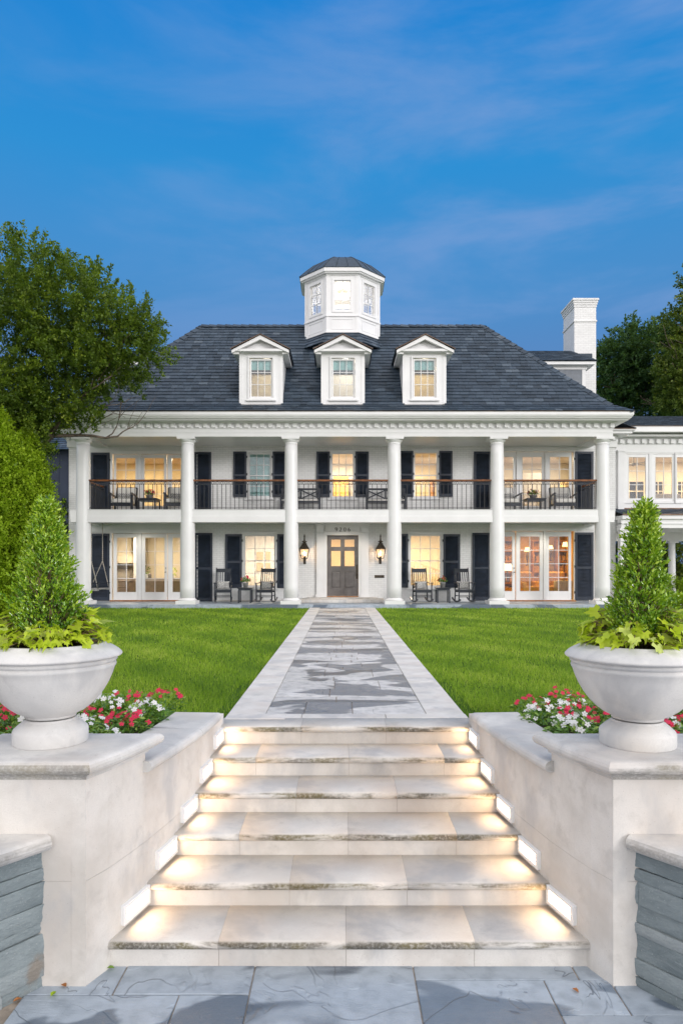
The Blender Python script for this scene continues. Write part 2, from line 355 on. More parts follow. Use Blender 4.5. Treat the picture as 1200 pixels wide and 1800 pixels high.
LEAF = [(0, 0, 0), (.35, .22, .05), (.7, .17, .04), (1, 0, -.05), (.7, -.17, .04), (.35, -.22, .05)]; LEAF_F = [(0, 1, 2, 3), (0, 3, 4, 5)]
SPRIG = [(0, 0, 0), (.5, .3, .06), (1, 0, 0), (.5, -.3, .06)]; SPRIG_F = [(0, 1, 2, 3)]
def flowers(parent, mat, P, Nn, size):
    """one small mesh per flower head, each a part of its plant"""
    me = FLW.get(mat)
    if me is None:
        me = bpy.data.meshes.new('flower'); me.from_pydata(PETALS, [], PF); a = me.attributes.new('tone', 'FLOAT', 'FACE'); a.data.foreach_set('value', np.full(len(PF), .45, np.float32)); me.materials.append(M[mat]); FLW[mat] = me
    o_ = org(parent)
    for p, n, s_ in zip(P, Nn, size):
        q = Vector(tuple(n)).normalized().to_track_quat('Z', 'Y'); o = bpy.data.objects.new('flower', me); C.objects.link(o); o.parent = parent; o.location = Vector(tuple(p)) - o_
        o.rotation_mode = 'QUATERNION'; o.rotation_quaternion = q @ Matrix.Rotation(random.random() * 6.28, 3, 'Z').to_quaternion(); o.scale = (s_, s_, s_)
FLW = {}
def unit(n): v = RNG.normal(size=(n, 3)); return v / np.linalg.norm(v, axis=1, keepdims=True)
def X_(px, d): return (px - CX) * d / F
def Z_(py, d): return EYE - (py - HZ) * d / F
# ================= ground, path, patio =================
GC = .045
PROF = [(1.40, 3.63), (1.335, 3.78), (1.285, 3.95), (1.23, 4.16), (1.155, 4.54), (1.098, 4.92), (1.062, 5.30), (1.04, 5.74)]   # half width of the stair against depth
def half(d):
    return float(np.interp(d, [p[1] for p in PROF], [p[0] for p in PROF]))
g = G(); g.quad((-900, 4.16, -.035), (-1.3, 4.16, -.035), (-1.3, 5.85, -.035), (-900, 5.85, -.035)); g.quad((1.38, 4.16, -.035), (900, 4.16, -.035), (900, 5.85, -.035), (1.38, 5.85, -.035)); g.quad((-900, 5.85, -.035), (900, 5.85, -.035), (900, 2500, -.035), (-900, 2500, -.035))
tag(g.build('lawn_ground', 'ground'), kind='structure')
g = G(); g.quad((-60, -60, -.909), (60, -60, -.909), (60, 4.2, -.909), (-60, 4.2, -.909)); tag(g.build('patio_bed', 'grout'), kind='structure')
def slab(g, poly, z0, z1, inset=.005, tone=None, jitter=.002):
    cx = sum(p[0] for p in poly) / len(poly); cy = sum(p[1] for p in poly) / len(poly); q = []
    for x, y in poly:
        l = math.hypot(x - cx, y - cy); q.append((x + (cx - x) / l * inset * 1.4, y + (cy - y) / l * inset * 1.4))
    h = random.uniform(-jitter, jitter); g.prism(q, z0, z1 + h, random.random() if tone is None else tone)
g = G(); Z0, Z1 = -.95, -.90
def rect(x0, x1, y0, y1): return [(x0, y0), (x1, y0), (x1, y1), (x0, y1)]
for r_ in [(-.477, .40, 3.0, 4.1), (-1.19, -.477, 3.557, 4.1), (-.84, -.477, 2.9, 3.557), (-1.65, -.84, 2.9, 3.557), (-2.3, -1.19, 3.557, 4.1), (.40, 1.287, 3.684, 4.1), (.40, 1.092, 3.0, 3.684),
          (1.287, 1.9, 3.684, 4.1), (1.092, 1.445, 3.39, 3.684), (1.445, 2.3, 3.39, 3.684), (1.092, 2.3, 2.95, 3.39)]:
    slab(g, rect(*r_), Z0, Z1, .0035)
for yy, (a, b) in enumerate([(2.2, 2.93), (1.4, 2.2), (.5, 1.4), (-.6, .5), (-1.6, -.6)]):
    x = -6 + random.random()
    while x < 6:
        w = random.uniform(.7, 1.4); slab(g, rect(x, x + w, a, b), Z0, Z1, .006); x += w
x = -6
for xs in ((-6, -2.3), (2.3, 6)):
    x = xs[0]
    while x < xs[1] - .3:
        w = min(random.uniform(.6, 1.2), xs[1] - x); slab(g, rect(x, x + w, 2.93, 3.6), Z0, Z1, .006); x += w
tag(g.build('bluestone_patio', 'patio', bevel=.004, seg=1), kind='structure')
PI0, PI1, PO = .047 - .725, .047 + .725, 1.065
g = G(); y = 6.16
while y < 22.3:
    h = random.choice([.22, .3, .36, .42, .55, .7]); h = min(h, 22.36 - y)
    if h < .12: break
    cuts = [PI0]; nsp = random.choice([2, 3, 3]); 
    for k in range(1, nsp): cuts.append(PI0 + 1.45 * (k / nsp + random.uniform(-.13, .13)))
    cuts.append(PI1)
    for a, b in zip(cuts, cuts[1:]): slab(g, rect(a, b, y, y + h), -.05, 0, .004)
    y += h
tag(g.build('bluestone_path', 'pathblue', bevel=.003, seg=1), kind='structure')
g = G()
for s in (-1, 1):
    y = 6.16
    while y < 22.3:
        h = min(random.uniform(.75, .95), 22.37 - y)
        a, b = (.047 - PO, PI0) if s < 0 else (PI1, .047 + PO)
        slab(g, rect(a, b, y, y + h), -.05, .004, .002); y += h
slab(g, rect(.047 - PO, .045 - 1.0 + .47, 5.95, 6.16), -.05, .004, .002)
for a, b in ((X_(398, 5.95), X_(529, 5.95)), (X_(529, 5.95), X_(679, 5.95)), (X_(679, 5.95), X_(825, 5.95))): slab(g, rect(a, b, 5.72 + .28, 6.16), -.05, .004, .002)
tag(g.build('path_border', 'border', bevel=.003, seg=1), kind='structure')
g = G(); g.quad((.047 - PO, 6.05, -.009), (.047 + PO, 6.05, -.009), (.047 + PO, 22.37, -.009), (.047 - PO, 22.37, -.009)); tag(g.build('path_mortar_bed', 'grout'), kind='structure')

# ================= staircase =================
st = worldthing('stone_staircase', 'wide limestone staircase of six weathered bullnose steps between two flank walls', 'staircase', (GC, 3.8, -.9))
DR = [3.81 + .38 * i for i in range(6)]; RH = .15
joints = [(383, 608, 835), (508, 716), (420, 612, 803), (520, 698), (449, 613, 781), (529, 679)]
for i, d in enumerate(DR):
    z0 = -.9 + RH * i; z1 = z0 + RH; hw = half(d) + .05; dn = d - .03
    xs = [GC - hw] + [X_(p, dn) for p in joints[i]] + [GC + hw]
    back = d + .38 + .05 if i < 5 else d + .29
    gt, gr = G(), G()
    for a, b in zip(xs, xs[1:]):
        pr = [(back, z1 - .052), (back, z1)]; r = .026
        for k in range(9):
            an = R(90 + 180 * k / 8); pr.append((dn + r + math.cos(an) * r, z1 - r + math.sin(an) * r))
        gt.extr(pr[::-1], a + .0006, b - .0006, 'x', random.random(), True)
        gr.box(a + .001, b - .001, d, d + .04, z0 - .01, z1 - .052, random.random())
    gg = G(); gg.box(xs[0], xs[-1], d + .003, back - .003, z0 - .05, z1 - .055)
    gt.build('tread', 'limestain', st); gr.build('riser', 'lime', st); gg.build('mortar_core', 'grout', st)

# ================= flank walls =================
def mould(path, prof, g, closed=False, tone=.5):
    """sweep a (out, z) profile along a plan path; out is to the right of travel"""
    n = len(path); rows = []
    for i, p in enumerate(path):
        a = Vector(path[i - 1 if i else (n - 1 if closed else 0)]); b = Vector(path[(i + 1) % n if closed else min(i + 1, n - 1)]); p = Vector(p)
        d0 = (p - a).normalized() if (p - a).length > 1e-6 else (b - p).normalized(); d1 = (b - p).normalized() if (b - p).length > 1e-6 else d0
        n0 = Vector((d0.y, -d0.x)); n1 = Vector((d1.y, -d1.x)); m = (n0 + n1).normalized(); m = m / max(.35, m.dot(n0))
        rows.append([(p.x + m.x * o_, p.y + m.y * o_, z) for o_, z in prof])
    k = len(prof); vs = [v for r_ in rows for v in r_]; fs = []
    for i in range(n if closed else n - 1):
        j = (i + 1) % n
        for q in range(k - 1): fs.append((i * k + q, j * k + q, j * k + q + 1, i * k + q + 1))
    g.add(vs, fs, tone, False)
    if not closed:
        g.add(rows[0], [tuple(range(k))[::-1]], tone); g.add(rows[-1], [tuple(range(k))], tone)
def bull(o_, zt, th, n=6):
    r = th / 2; return [(o_ - r + math.cos(R(-90 + 180 * k / n)) * r, zt - r + math.sin(R(-90 + 180 * k / n)) * r) for k in range(n + 1)]
def flank(s):
    side = 'left' if s < 0 else 'right'
    mx = lambda h, d: (GC + s * h, d)
    w = worldthing('stair_flank_wall', 'limestone flank wall with moulded coping %s of the steps, carrying the %s urn' % (side, side), 'wall', (GC + s * 1.5, 4.4, -.9), 'stair flank walls')
    OUT = 2.07; D0, D1, D2 = 3.63, 4.15, 5.80; FZ = D0
    # pedestal block with courses: lower course and upper panels with fine joints
    inner = [p for p in PROF if p[1] <= D1] + [(half(D1), D1)]
    def ordr(pts): return pts if s > 0 else pts[::-1]
    g = G()
    for (z0, z1) in ((-.93, -.344), (-.344, .205)):
        # split the inner face into stones by depth
        cuts = [D0, 3.92, D1] if z0 > -.6 else [D0, D1]
        for a, b in zip(cuts, cuts[1:]):
            ds = [a] + [p[1] for p in inner if a < p[1] < b] + [b]
            poly = [mx(half(d), d) for d in ds]; e = .0008
            poly = [(x, y) for x, y in poly]; poly[0] = (poly[0][0], poly[0][1] + (e if a > D0 else 0)); poly[-1] = (poly[-1][0], poly[-1][1] - e)
            poly += [mx(1.62, b - e), mx(1.62, a + (e if a > D0 else 0))]
            if s < 0: poly = poly[::-1]
            # counter-clockwise check
            A_ = sum(poly[i][0] * poly[(i + 1) % len(poly)][1] - poly[(i + 1) % len(poly)][0] * poly[i][1] for i in range(len(poly)))
            if A_ < 0: poly = poly[::-1]
            g.prism(poly, z0 + .0008, z1 - .0008, random.random())
        x0, x1 = sorted((GC + s * 1.62, GC + s * OUT)); g.box(x0, x1, D0, D1, z0 + .0008, z1 - .0008, random.random())
    # quoin strip proud of the front face beside the corner
    x0, x1 = sorted((GC + s * 1.40, GC + s * 1.475)); g.box(x0, x1, D0 - .002, D0 + .02, -.93, .203)
    g.build('pedestal_block', 'lime', w)
    k_ = G(); xa, xb = sorted((GC + s * 1.42, GC + s * 2.06)); k_.box(xa, xb, D0 + .004, D1 - .004, -.93, .2); k_.build('mortar_core', 'grout', w)
    g = G()
    cuts = [D1, 4.62, 5.06, 5.52, D2]
    for (z0, z1) in ((-.93, -.344), (-.344, .085)):
        for a, b in zip(cuts, cuts[1:]):
            ds = [a] + [p[1] for p in PROF if a < p[1] < b] + [b]; e = .001
            poly = [mx(half(min(d, 5.74)), d + (e if k == 0 else (-e if k == len(ds) - 1 else 0))) for k, d in enumerate(ds)] + [mx(1.36, b - e), mx(1.36, a + e)]
            A_ = sum(poly[i][0] * poly[(i + 1) % len(poly)][1] - poly[(i + 1) % len(poly)][0] * poly[i][1] for i in range(len(poly)))
            if A_ < 0: poly = poly[::-1]
            g.prism(poly, z0 + .0008, z1 - .0008, random.random())
    g.build('stair_side_panel', 'lime', w)
    # lower coping
    g = G(); ds = [4.13, 4.40, 4.7, 4.95, 5.2, 5.5]
    pth = [mx(half(d) + .03, d) for d in ds]
    pf = [(-.30, .087), (0.0, .087)] + bull(.085, .155, .068)
    pf[-1] = (.05, .155); pf += [(-.30, .155)]
    if s > 0: pth = pth[::-1]; sgn = 1
    # out must point to the stair centre: travel so that right-hand side faces it
    def sweep_c(path, prof, gg, tone=.5): mould(path, prof, gg, False, tone)
    path = pth
    mid = Vector(path[len(path) // 2]); dd = (Vector(path[-1]) - Vector(path[0])).normalized(); rn = Vector((dd.y, -dd.x))
    if rn.x * (GC - mid.x) < 0: path = path[::-1]
    k = len(path) // 2
    sweep_c(path[:k + 1], pf, g, .3); sweep_c(path[k:], pf, g, .7)
    g.build('lower_coping', 'limecap', w)
    # upper coping round the pedestal
    inn = [mx(half(d), d) for d in (D0, 3.80, 4.0, D1)]
    ring = inn + [mx(OUT, D1), mx(OUT, D0)]
    A_ = sum(ring[i][0] * ring[(i + 1) % len(ring)][1] - ring[(i + 1) % len(ring)][0] * ring[i][1] for i in range(len(ring)))
    if A_ < 0: ring = ring[::-1]
    g = G(); pf = [(-.02, .2), (.012, .2), (.014, .214), (.03, .222), (.034, .232), (.045, .234)] + bull(.075, .305, .071, 7) + [(-.05, .307)]
    mould(ring, pf, g, True); g.add([(x, y, .3068) for x, y in ring], [tuple(range(len(ring)))], .5)
    # fill the top out to the moulding
    g.build('upper_coping', 'limecap', w)
    return w
flank(-1); flank(1)

# ================= stacked slate retaining walls =================
def slate_wall(s):
    side = 'left' if s < 0 else 'right'
    w = worldthing('slate_retaining_wall', 'curved stacked bluestone retaining wall with stone coping at the %s edge of the patio' % side, 'wall', (GC + s * 2.0, 3.2, -.9), 'stacked bluestone retaining walls')
    ctrl = [(1.50, 3.64), (1.56, 3.56), (1.64, 3.45), (1.76, 3.31), (1.92, 3.16), (2.15, 3.0), (2.5, 2.84), (3.0, 2.72), (3.8, 2.66), (5.5, 2.64)]
    P = [Vector((GC + s * (a + (.12 if s < 0 else .01)), b)) for a, b in ctrl]
    L_ = [0]
    for a, b in zip(P, P[1:]): L_.append(L_[-1] + (b - a).length)
    def at(u):
        i = min(max(1, next((k for k, v in enumerate(L_) if v >= u), len(L_) - 1)), len(P) - 1); t = (u - L_[i - 1]) / (L_[i] - L_[i - 1])
        p = P[i - 1].lerp(P[i], t); d = (P[i] - P[i - 1]).normalized(); nrm = Vector((d.y, -d.x)) * (1 if s > 0 else -1)
        if s < 0: nrm = Vector((-d.y, d.x)) * -1 if False else Vector((d.y, -d.x)) * (-1)
        return p, nrm
    # outward = towards the patio
    def outw(u):
        p, n = at(u); c = Vector((GC, 1.5)) - p
        return (p, n if n.dot(c) > 0 else -n)
    g = G(); z = -.92; rows = [.075, .095, .13, .06, .10, .12, .07, .105]
    g2 = G()
    for h in rows:
        u = -random.random() * .2
        while u < L_[-1] - .02:
            ln = random.uniform(.22, 1.0); a, b = max(0, u), min(L_[-1], u + ln); u += ln
            if b - a < .03: continue
            ns = max(3, int((b - a) / .045)); nz = 4; tone = random.random(); vs = []; off = random.uniform(-.004, .009); sk0 = random.uniform(-.008, .008); sk1 = random.uniform(-.008, .008)
            for i in range(ns + 1):
                uu = a + .002 + (b - a - .004) * i / ns; p, n = outw(uu)
                for j in range(nz + 1):
                    zz = z + .0015 + (h - .003) * j / nz + (sk0 if j == 0 else sk1 if j == nz else 0) * (i / ns - .5)
                    e = -.005 if (i in (0, ns) or j in (0, nz)) else 0
                    o_ = off + e + random.uniform(-.003, .003) + .004 * math.sin(uu * 9 + zz * 23 + tone * 9)
                    vs.append((p.x + n.x * o_, p.y + n.y * o_, zz))
            q = nz + 1; fs = [(i * q + j, (i + 1) * q + j, (i + 1) * q + j + 1, i * q + j + 1) if s > 0 else (i * q + j + 1, (i + 1) * q + j + 1, (i + 1) * q + j, i * q + j) for i in range(ns) for j in range(nz)]
            g.add(vs, fs, tone, True)
            # sides back into the joint
            for i in (0, ns):
                col = vs[i * q:(i + 1) * q]; p, n = outw(a if i == 0 else b)
                bk = [(v[0] - n.x * .05, v[1] - n.y * .05, v[2]) for v in col]; g.add(col + bk, [(j, j + 1, q + j + 1, q + j) for j in range(nz)], tone)
            for j in (0, nz):
                rw = [vs[i * q + j] for i in range(ns + 1)]; bk = []
                for i, v in enumerate(rw): p, n = outw(a + (b - a) * i / ns); bk.append((v[0] - n.x * .05, v[1] - n.y * .05, v[2]))
                m = ns + 1; g.add(rw + bk, [(i, i + 1, m + i + 1, m + i) for i in range(ns)], tone)
        z += h
    g.build('stone_face', 'slatewall', w)
    # core and coping
    N_ = 60; fr = []; bk = []
    for i in range(N_ + 1):
        p, n = outw(L_[-1] * i / N_); fr.append((p.x - n.x * .022, p.y - n.y * .022)); bk.append((p.x - n.x * .30, p.y - n.y * .30))
    bk = [(x, min(y, 3.62) if abs(x - GC) < 2.1 else y) for x, y in bk]
    g = G(); vs = [(x, y, -.93) for x, y in fr] + [(x, y, -.171) for x, y in fr]; m = N_ + 1
    g.add(vs, [(i, i + 1, m + i + 1, m + i) for i in range(N_)]); g.build('wall_core', 'grout', w)
    g = G(); segs = [0, .62, 1.5, 2.5, 3.6, L_[-1]]
    for a, b in zip(segs, segs[1:]):
        path = []; nn = max(4, int((b - a) / .07))
        for i in range(nn + 1):
            uu = a + (b - a - .003) * i / nn; p, n = outw(uu); path.append((p.x, p.y))
        d = (Vector(path[-1]) - Vector(path[0])); rn = Vector((d.y, -d.x)); p, n = outw((a + b) / 2)
        if rn.dot(n) < 0: path = path[::-1]
        pf = [(-.34, -.172), (0, -.172)] + bull(.07, -.092, .08, 8)[:-1] + [(.028, -.092), (-.34, -.092)]
        mould(path, pf, g, False, random.random())
    g.build('coping', 'limecap', w)
    # planting bed soil and fill behind
    gg = G(); poly = [(x, y) for x, y in bk][3:] + [(GC + s * 5.5, 4.3), (GC + s * 2.06, 4.3), (GC + s * 2.06, 3.66)]
    gg.add([(x, y, -.15) for x, y in poly], [tuple(range(len(poly)))]); tag(gg.build('planting_bed', 'soil'), kind='structure')
slate_wall(-1); slate_wall(1)

# ================= step lights =================
for s in (-1, 1):
    for i in range(5):
        d1 = DR[i] + .365; d0 = d1 - .275; z0 = -.9 + RH * (i + 1) + .028; z1 = z0 + .112
        h0, h1 = half(d0), half(d1); side = 'left' if s < 0 else 'right'
        nth = ['lowest', 'second lowest', 'middle', 'second highest', 'highest'][i]
        a = Vector((GC + s * h0, d0, 0)); b = Vector((GC + s * h1, d1, 0)); mid = (a + b) / 2; u = (b - a).normalized(); n = Vector((-s, 0, 0)); n = (n - u * n.dot(u)).normalized(); ln = (b - a).length
        L_ = thing('step_light', '%s glowing recessed step light in the %s flank wall of the stairs' % (nth, side), 'light', (mid.x, mid.y, z0), 'recessed step lights')
        T = Matrix(((u.x, n.x, 0, 0), (u.y, n.y, 0, 0), (0, 0, 1, 0), (0, 0, 0, 1)))
        g = G(); g.T = T; w = ln / 2; h = z1 - z0; bw = .022
        bow = .008
        for (x0, x1, q0, q1) in ((-w, w, 0, bw), (-w, w, h - bw, h), (-w, -w + bw * 1.3, bw, h - bw), (w - bw * 1.3, w, bw, h - bw)): g.box(x0, x1, -.02, bow + .016, q0, q1)
        g.build('frame', 'trim', L_, bevel=.002)
        g = G(); g.T = T; g.box(-w + bw * 1.3, w - bw * 1.3, -.03, .012, bw, h - bw); g.build('lens', 'lens', L_)

# ================= urns and what grows in them =================
URN = [(.0, 0), (.206, 0), (.208, .004), (.208, .070), (.203, .082), (.178, .105), (.150, .128), (.136, .136), (.140, .142), (.142, .150), (.137, .158), (.150, .166), (.19, .186), (.225, .212), (.262, .248),
       (.295, .292), (.325, .345), (.346, .395), (.357, .430), (.362, .436), (.366, .446), (.364, .456), (.358, .459), (.357, .463), (.366, .468), (.372, .476), (.372, .484), (.366, .489), (.380, .494), (.396, .500), (.400, .506), (.397, .513), (.380, .530), (.352, .548), (.328, .560), (.313, .566), (.309, .574), (.303, .578), (.290, .578), (.280, .568), (.278, .53), (.0, .53)]
def make_urn(px, d, side, s):
    x = X_(px, d); z = .307
    u = worldthing('stone_urn', 'large cast stone urn on the coping %s of the steps' % side, 'urn', (x, d, z), 'cast stone urns')
    g = G(); g.lathe(URN[:9], x, d, z, 64); g.build('foot', 'caststone', u)
    g = G(); g.lathe(URN[9:], x, d, z, 72); g.build('bowl', 'caststone', u)
    g = G(); rr = [(.277, .545), (.2, .556), (.1, .562), (0.001, .564)]; g.lathe(rr, x, d, z, 40); g.build('potting_soil', 'soil', u)
    return x, d, z + .555
def topiary(x, y, z, H, rb, lean, side, prof):
    t = worldthing('evergreen_cone_shrub', 'clipped cone shaped evergreen shrub growing in the %s stone urn' % side, 'shrub', (x, y, z), 'cone shrubs in the urns')
    g = G(); g.tube([(x, y, z - .01), (x + .01, y, z + H * .3), (x + lean * .4, y, z + H * .7), (x + lean, y, z + H * .97)], [.018, .014, .009, .003], 7)
    for k in range(150):
        q = random.random() ** 1.1; a = random.random() * 6.28; zz = z + .03 + q * H * .85; rad = np.interp(q, *prof) * rb * random.uniform(.75, .98)
        p0 = (x + lean * q, y, zz - .02); p1 = (x + lean * q + math.cos(a) * rad * .55, y + math.sin(a) * rad * .55, zz + .03); p2 = (x + lean * q + math.cos(a) * rad, y + math.sin(a) * rad, zz + .09 + rad * .12)
        g.tube([p0, p1, p2], [.004, .003, .0015], 4)
    g.build('stem', 'twig', t)
    # shoots: upright twigs clothed with leaves
    ns = 1900; P, A, B, S, Tn = [], [], [], [], []
    for k in range(ns):
        q = 1 - (1 - RNG.random()) ** .62 if False else RNG.random() ** 1.25; a = RNG.random() * 6.283
        lump = 1 + .10 * math.sin(a * 3 + q * 9) + .09 * math.sin(a * 5 - q * 14) + RNG.normal() * .05
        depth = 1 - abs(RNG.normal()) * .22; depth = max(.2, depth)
        rad = np.interp(q, *prof) * rb * lump * depth * .94
        base = np.array([x + lean * q + math.cos(a) * rad, y + math.sin(a) * rad, z + .02 + q * H])
        if RNG.random() < .05: base[:2] += np.array([math.cos(a), math.sin(a)]) * .03
        d = np.array([math.cos(a) * .75, math.sin(a) * .75, .85]) + RNG.normal(size=3) * .28; d /= np.linalg.norm(d)
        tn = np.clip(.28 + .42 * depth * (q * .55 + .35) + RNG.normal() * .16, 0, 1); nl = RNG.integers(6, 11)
        for j in range(nl):
            ph = j * 2.4 + a; side_ = np.array([math.cos(ph), math.sin(ph), 0.0]); ax = d * .9 + side_ * .62 + RNG.normal(size=3) * .12
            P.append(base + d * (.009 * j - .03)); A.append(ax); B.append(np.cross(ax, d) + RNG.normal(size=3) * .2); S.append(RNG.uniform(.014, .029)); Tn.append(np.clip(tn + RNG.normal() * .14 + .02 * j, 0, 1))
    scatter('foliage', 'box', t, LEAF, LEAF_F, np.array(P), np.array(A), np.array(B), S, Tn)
VL = [(0, 0, 0), (-.22, .30, .03), (.05, .52, -.02), (.22, .30, .03), (.52, .34, 0), (.50, .14, .04), (1.0, 0, -.12), (.50, -.14, .04), (.52, -.34, 0), (.22, -.30, .03), (.05, -.52, -.02), (-.22, -.30, .03)]
VL = [(a, b, c + (0 if abs(b) < .01 else .10 * abs(b))) for a, b, c in VL]
VF = [(0, 2, 1), (0, 3, 2), (0, 5, 4, 3), (0, 6, 5), (0, 7, 6), (0, 9, 8, 7), (0, 10, 9), (0, 11, 10)]
VF = [tuple(f) for f in [(0, 1, 2), (0, 2, 3), (0, 3, 4, 5), (0, 5, 6), (0, 6, 7), (0, 7, 8, 9), (0, 9, 10), (0, 10, 11)]]
def vine(x, y, z, side, heavy):
    t = worldthing('sweet_potato_vine', 'lime green sweet potato vine spilling round the rim of the %s urn' % side, 'plant', (x, y, z), 'vines in the urns')
    P, A, B, S, Tn = [], [], [], [], []; g = G()
    for k in range(420):
        a = RNG.random() * 6.283; w = .5 + .5 * math.sin(a * 2 + heavy) * .6 + .3 * math.sin(a * 5 + heavy * 2)
        r = RNG.uniform(.16, .315); hgt = max(.0, .02 + RNG.random() * .16 * (1 - (r - .16) * 3) * (.4 + w)) + (0 if r < .28 else -.015)
        if RNG.random() > .45 + .6 * w: continue
        p = np.array([x + math.cos(a) * r, y + math.sin(a) * r, z + .02 + hgt]); o_ = np.array([math.cos(a), math.sin(a), 0.])
        ax = o_ * RNG.uniform(.4, 1) + np.array([0, 0, RNG.uniform(-.85, .1)]) + RNG.normal(size=3) * .35
        nr = np.array([0, 0, 1.]) + o_ * .5 + RNG.normal(size=3) * .35
        b = np.cross(nr, ax); P.append(p); A.append(ax); B.append(b); S.append(RNG.uniform(.04, .092)); Tn.append(np.clip(.52 + RNG.normal() * .27, 0, 1))
        g.tube([(x + math.cos(a) * .1, y + math.sin(a) * .1, z), (p[0] - o_[0] * .05, p[1] - o_[1] * .05, p[2] + .01), tuple(p)], .0025, 4)
    g.build('stem', 'twig', t); scatter('leaves', 'vine', t, VL, VF, np.array(P), np.array(A), np.array(B), S, Tn)
PR_L = ([0, .08, .25, .45, .65, .82, .93, 1.0], [.86, 1.0, .96, .76, .52, .34, .16, .03])
PR_R = ([0, .08, .25, .42, .60, .78, .90, 1.0], [.88, 1.0, .90, .72, .56, .38, .27, .05])
ux, uy, uz = make_urn(90, 4.0, 'left', -1); topiary(ux - .01, uy, uz + .03, .79, .198, -.02, 'left', PR_L); vine(ux, uy, uz, 'left', 1.0)
ux, uy, uz = make_urn(1119, 3.95, 'right', 1); topiary(ux + .0, uy, uz + .01, .79, .182, .045, 'right', PR_R); vine(ux, uy, uz, 'right', 3.1)

# ================= flower beds =================
PETALS = []; PF = []
for k in range(5):
    a = 2 * math.pi * k / 5; ca, sa = math.cos(a), math.sin(a); b = len(PETALS)
    for (u, v, w) in ((.05, 0, 0), (.45, .34, .06), (.95, .30, .02), (1.05, 0, .04), (.95, -.30, .02), (.45, -.34, .06)): PETALS.append((u * ca - v * sa, u * sa + v * ca, w))
    PF.append((b, b + 5, b + 4, b + 3, b + 2, b + 1))
def vinca(x, y, kind, side, H):
    col = {'w': 'white', 'r': 'crimson'}[kind]
    t = worldthing('vinca_plant', '%s flowered vinca plant in the bed behind the %s urn' % (col, side), 'flower', (x, y, -.02), '%s vincas in the %s bed' % (col, side))
    n = 330; rr = .17 * np.sqrt(RNG.random(n)); a = RNG.random(n) * 6.283; z = RNG.random(n) ** .6 * H * np.sqrt(np.clip(1 - (rr / .25) ** 2, 0, 1))
    P = np.stack([x + rr * np.cos(a), y + rr * np.sin(a), z], 1); A = np.stack([np.cos(a), np.sin(a), np.full(n, .35)], 1) + RNG.normal(size=(n, 3)) * .5
    B = np.cross(np.tile([0, 0, 1.], (n, 1)) + RNG.normal(size=(n, 3)) * .4, A)
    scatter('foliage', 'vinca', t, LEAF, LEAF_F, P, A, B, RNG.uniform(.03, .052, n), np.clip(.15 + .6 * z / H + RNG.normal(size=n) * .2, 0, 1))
    m = 16; rr = .16 * np.sqrt(RNG.random(m)); a = RNG.random(m) * 6.283; z = (H + .02) * np.sqrt(np.clip(1 - (rr / .24) ** 2, 0, 1)) + RNG.normal(size=m) * .015
    P = np.stack([x + rr * np.cos(a), y + rr * np.sin(a), z], 1); nrm_ = np.stack([.4 * np.cos(a), .4 * np.sin(a) - .45, np.ones(m) * .8], 1) + RNG.normal(size=(m, 3)) * .25
    flowers(t, 'petal_' + kind, P, nrm_, RNG.uniform(.017, .024, m))
for s, side in ((-1, 'left'), (1, 'right')):
    gb = G(); x0, x1 = sorted((GC + s * 1.37, GC + s * 4.6)); gb.box(x0, x1, 4.16, 5.95, -.2, -.012); tag(gb.build('flower_bed', 'soil'), kind='structure')
    k = 0
    for d in (4.62, 4.92, 5.22, 5.50, 5.76):
        x = 1.55 + (.08 if k % 2 else 0) + (0 if d > 4.7 else .1); k += 1
        while x < 3.9:
            if x * 1200 / d < 640: vinca(GC + s * (x + random.uniform(-.05, .05)), d + random.uniform(-.05, .05), random.choice('wrr'), side, random.uniform(.21, .29))
            x += .27

# fallen leaves on the patio
for i, (px, py, mt, lb) in enumerate(((194, 1702, 'vinca', 'small fresh green leaf fallen at the foot of the left flank wall'), (94, 1748, 'hedgeleaf', 'small green leaf lying on the patio left of the steps'), (113, 1733, 'gold_leaf', 'small golden leaf on the patio beside the left pedestal'), (32, 1758, 'gold_leaf', 'rusty leaf lying against the left slate retaining wall'), (1010, 1741, 'gold_leaf', 'brown leaf on the patio near the foot of the right flank wall'))):
    if mt == 'gold_leaf' and 'gold_leaf' not in M: M['gold_leaf'] = plain('dry_leaf', (.42, .17, .05), .7, .3, 40, .3, 60)
    d = (EYE + .893) * F / (py - HZ); g = G(); c = Vector((X_(px, d), d, -.892)); rz_ = Matrix.Rotation(i * 1.3, 3, 'Z')
    vs = [c + rz_ @ Vector((a_ * .045 - .02, b_ * .05, abs(b_) * .02 + c_)) for a_, b_, c_ in ((0, 0, 0), (.35, .26, .003), (.7, .2, .004), (1, 0, 0), (.7, -.2, .004), (.35, -.26, .003))]
    g.add(vs, LEAF_F, .7); tag(g.build('fallen_leaf', mt), lb, 'leaf', 'fallen leaves on the patio')
# ================= the house =================
DW = 24.5; DC = 22.72; PZ = .10; BZ = 3.24
H = worldthing('white_house', 'white two storey mansion with a columned porch, slate hip roof and octagonal cupola', 'house', (.1, DW, 0))
wx = lambda p: X_(p, DW); wz = lambda p: Z_(p, DW)
XL, XR = -9.75, 9.84
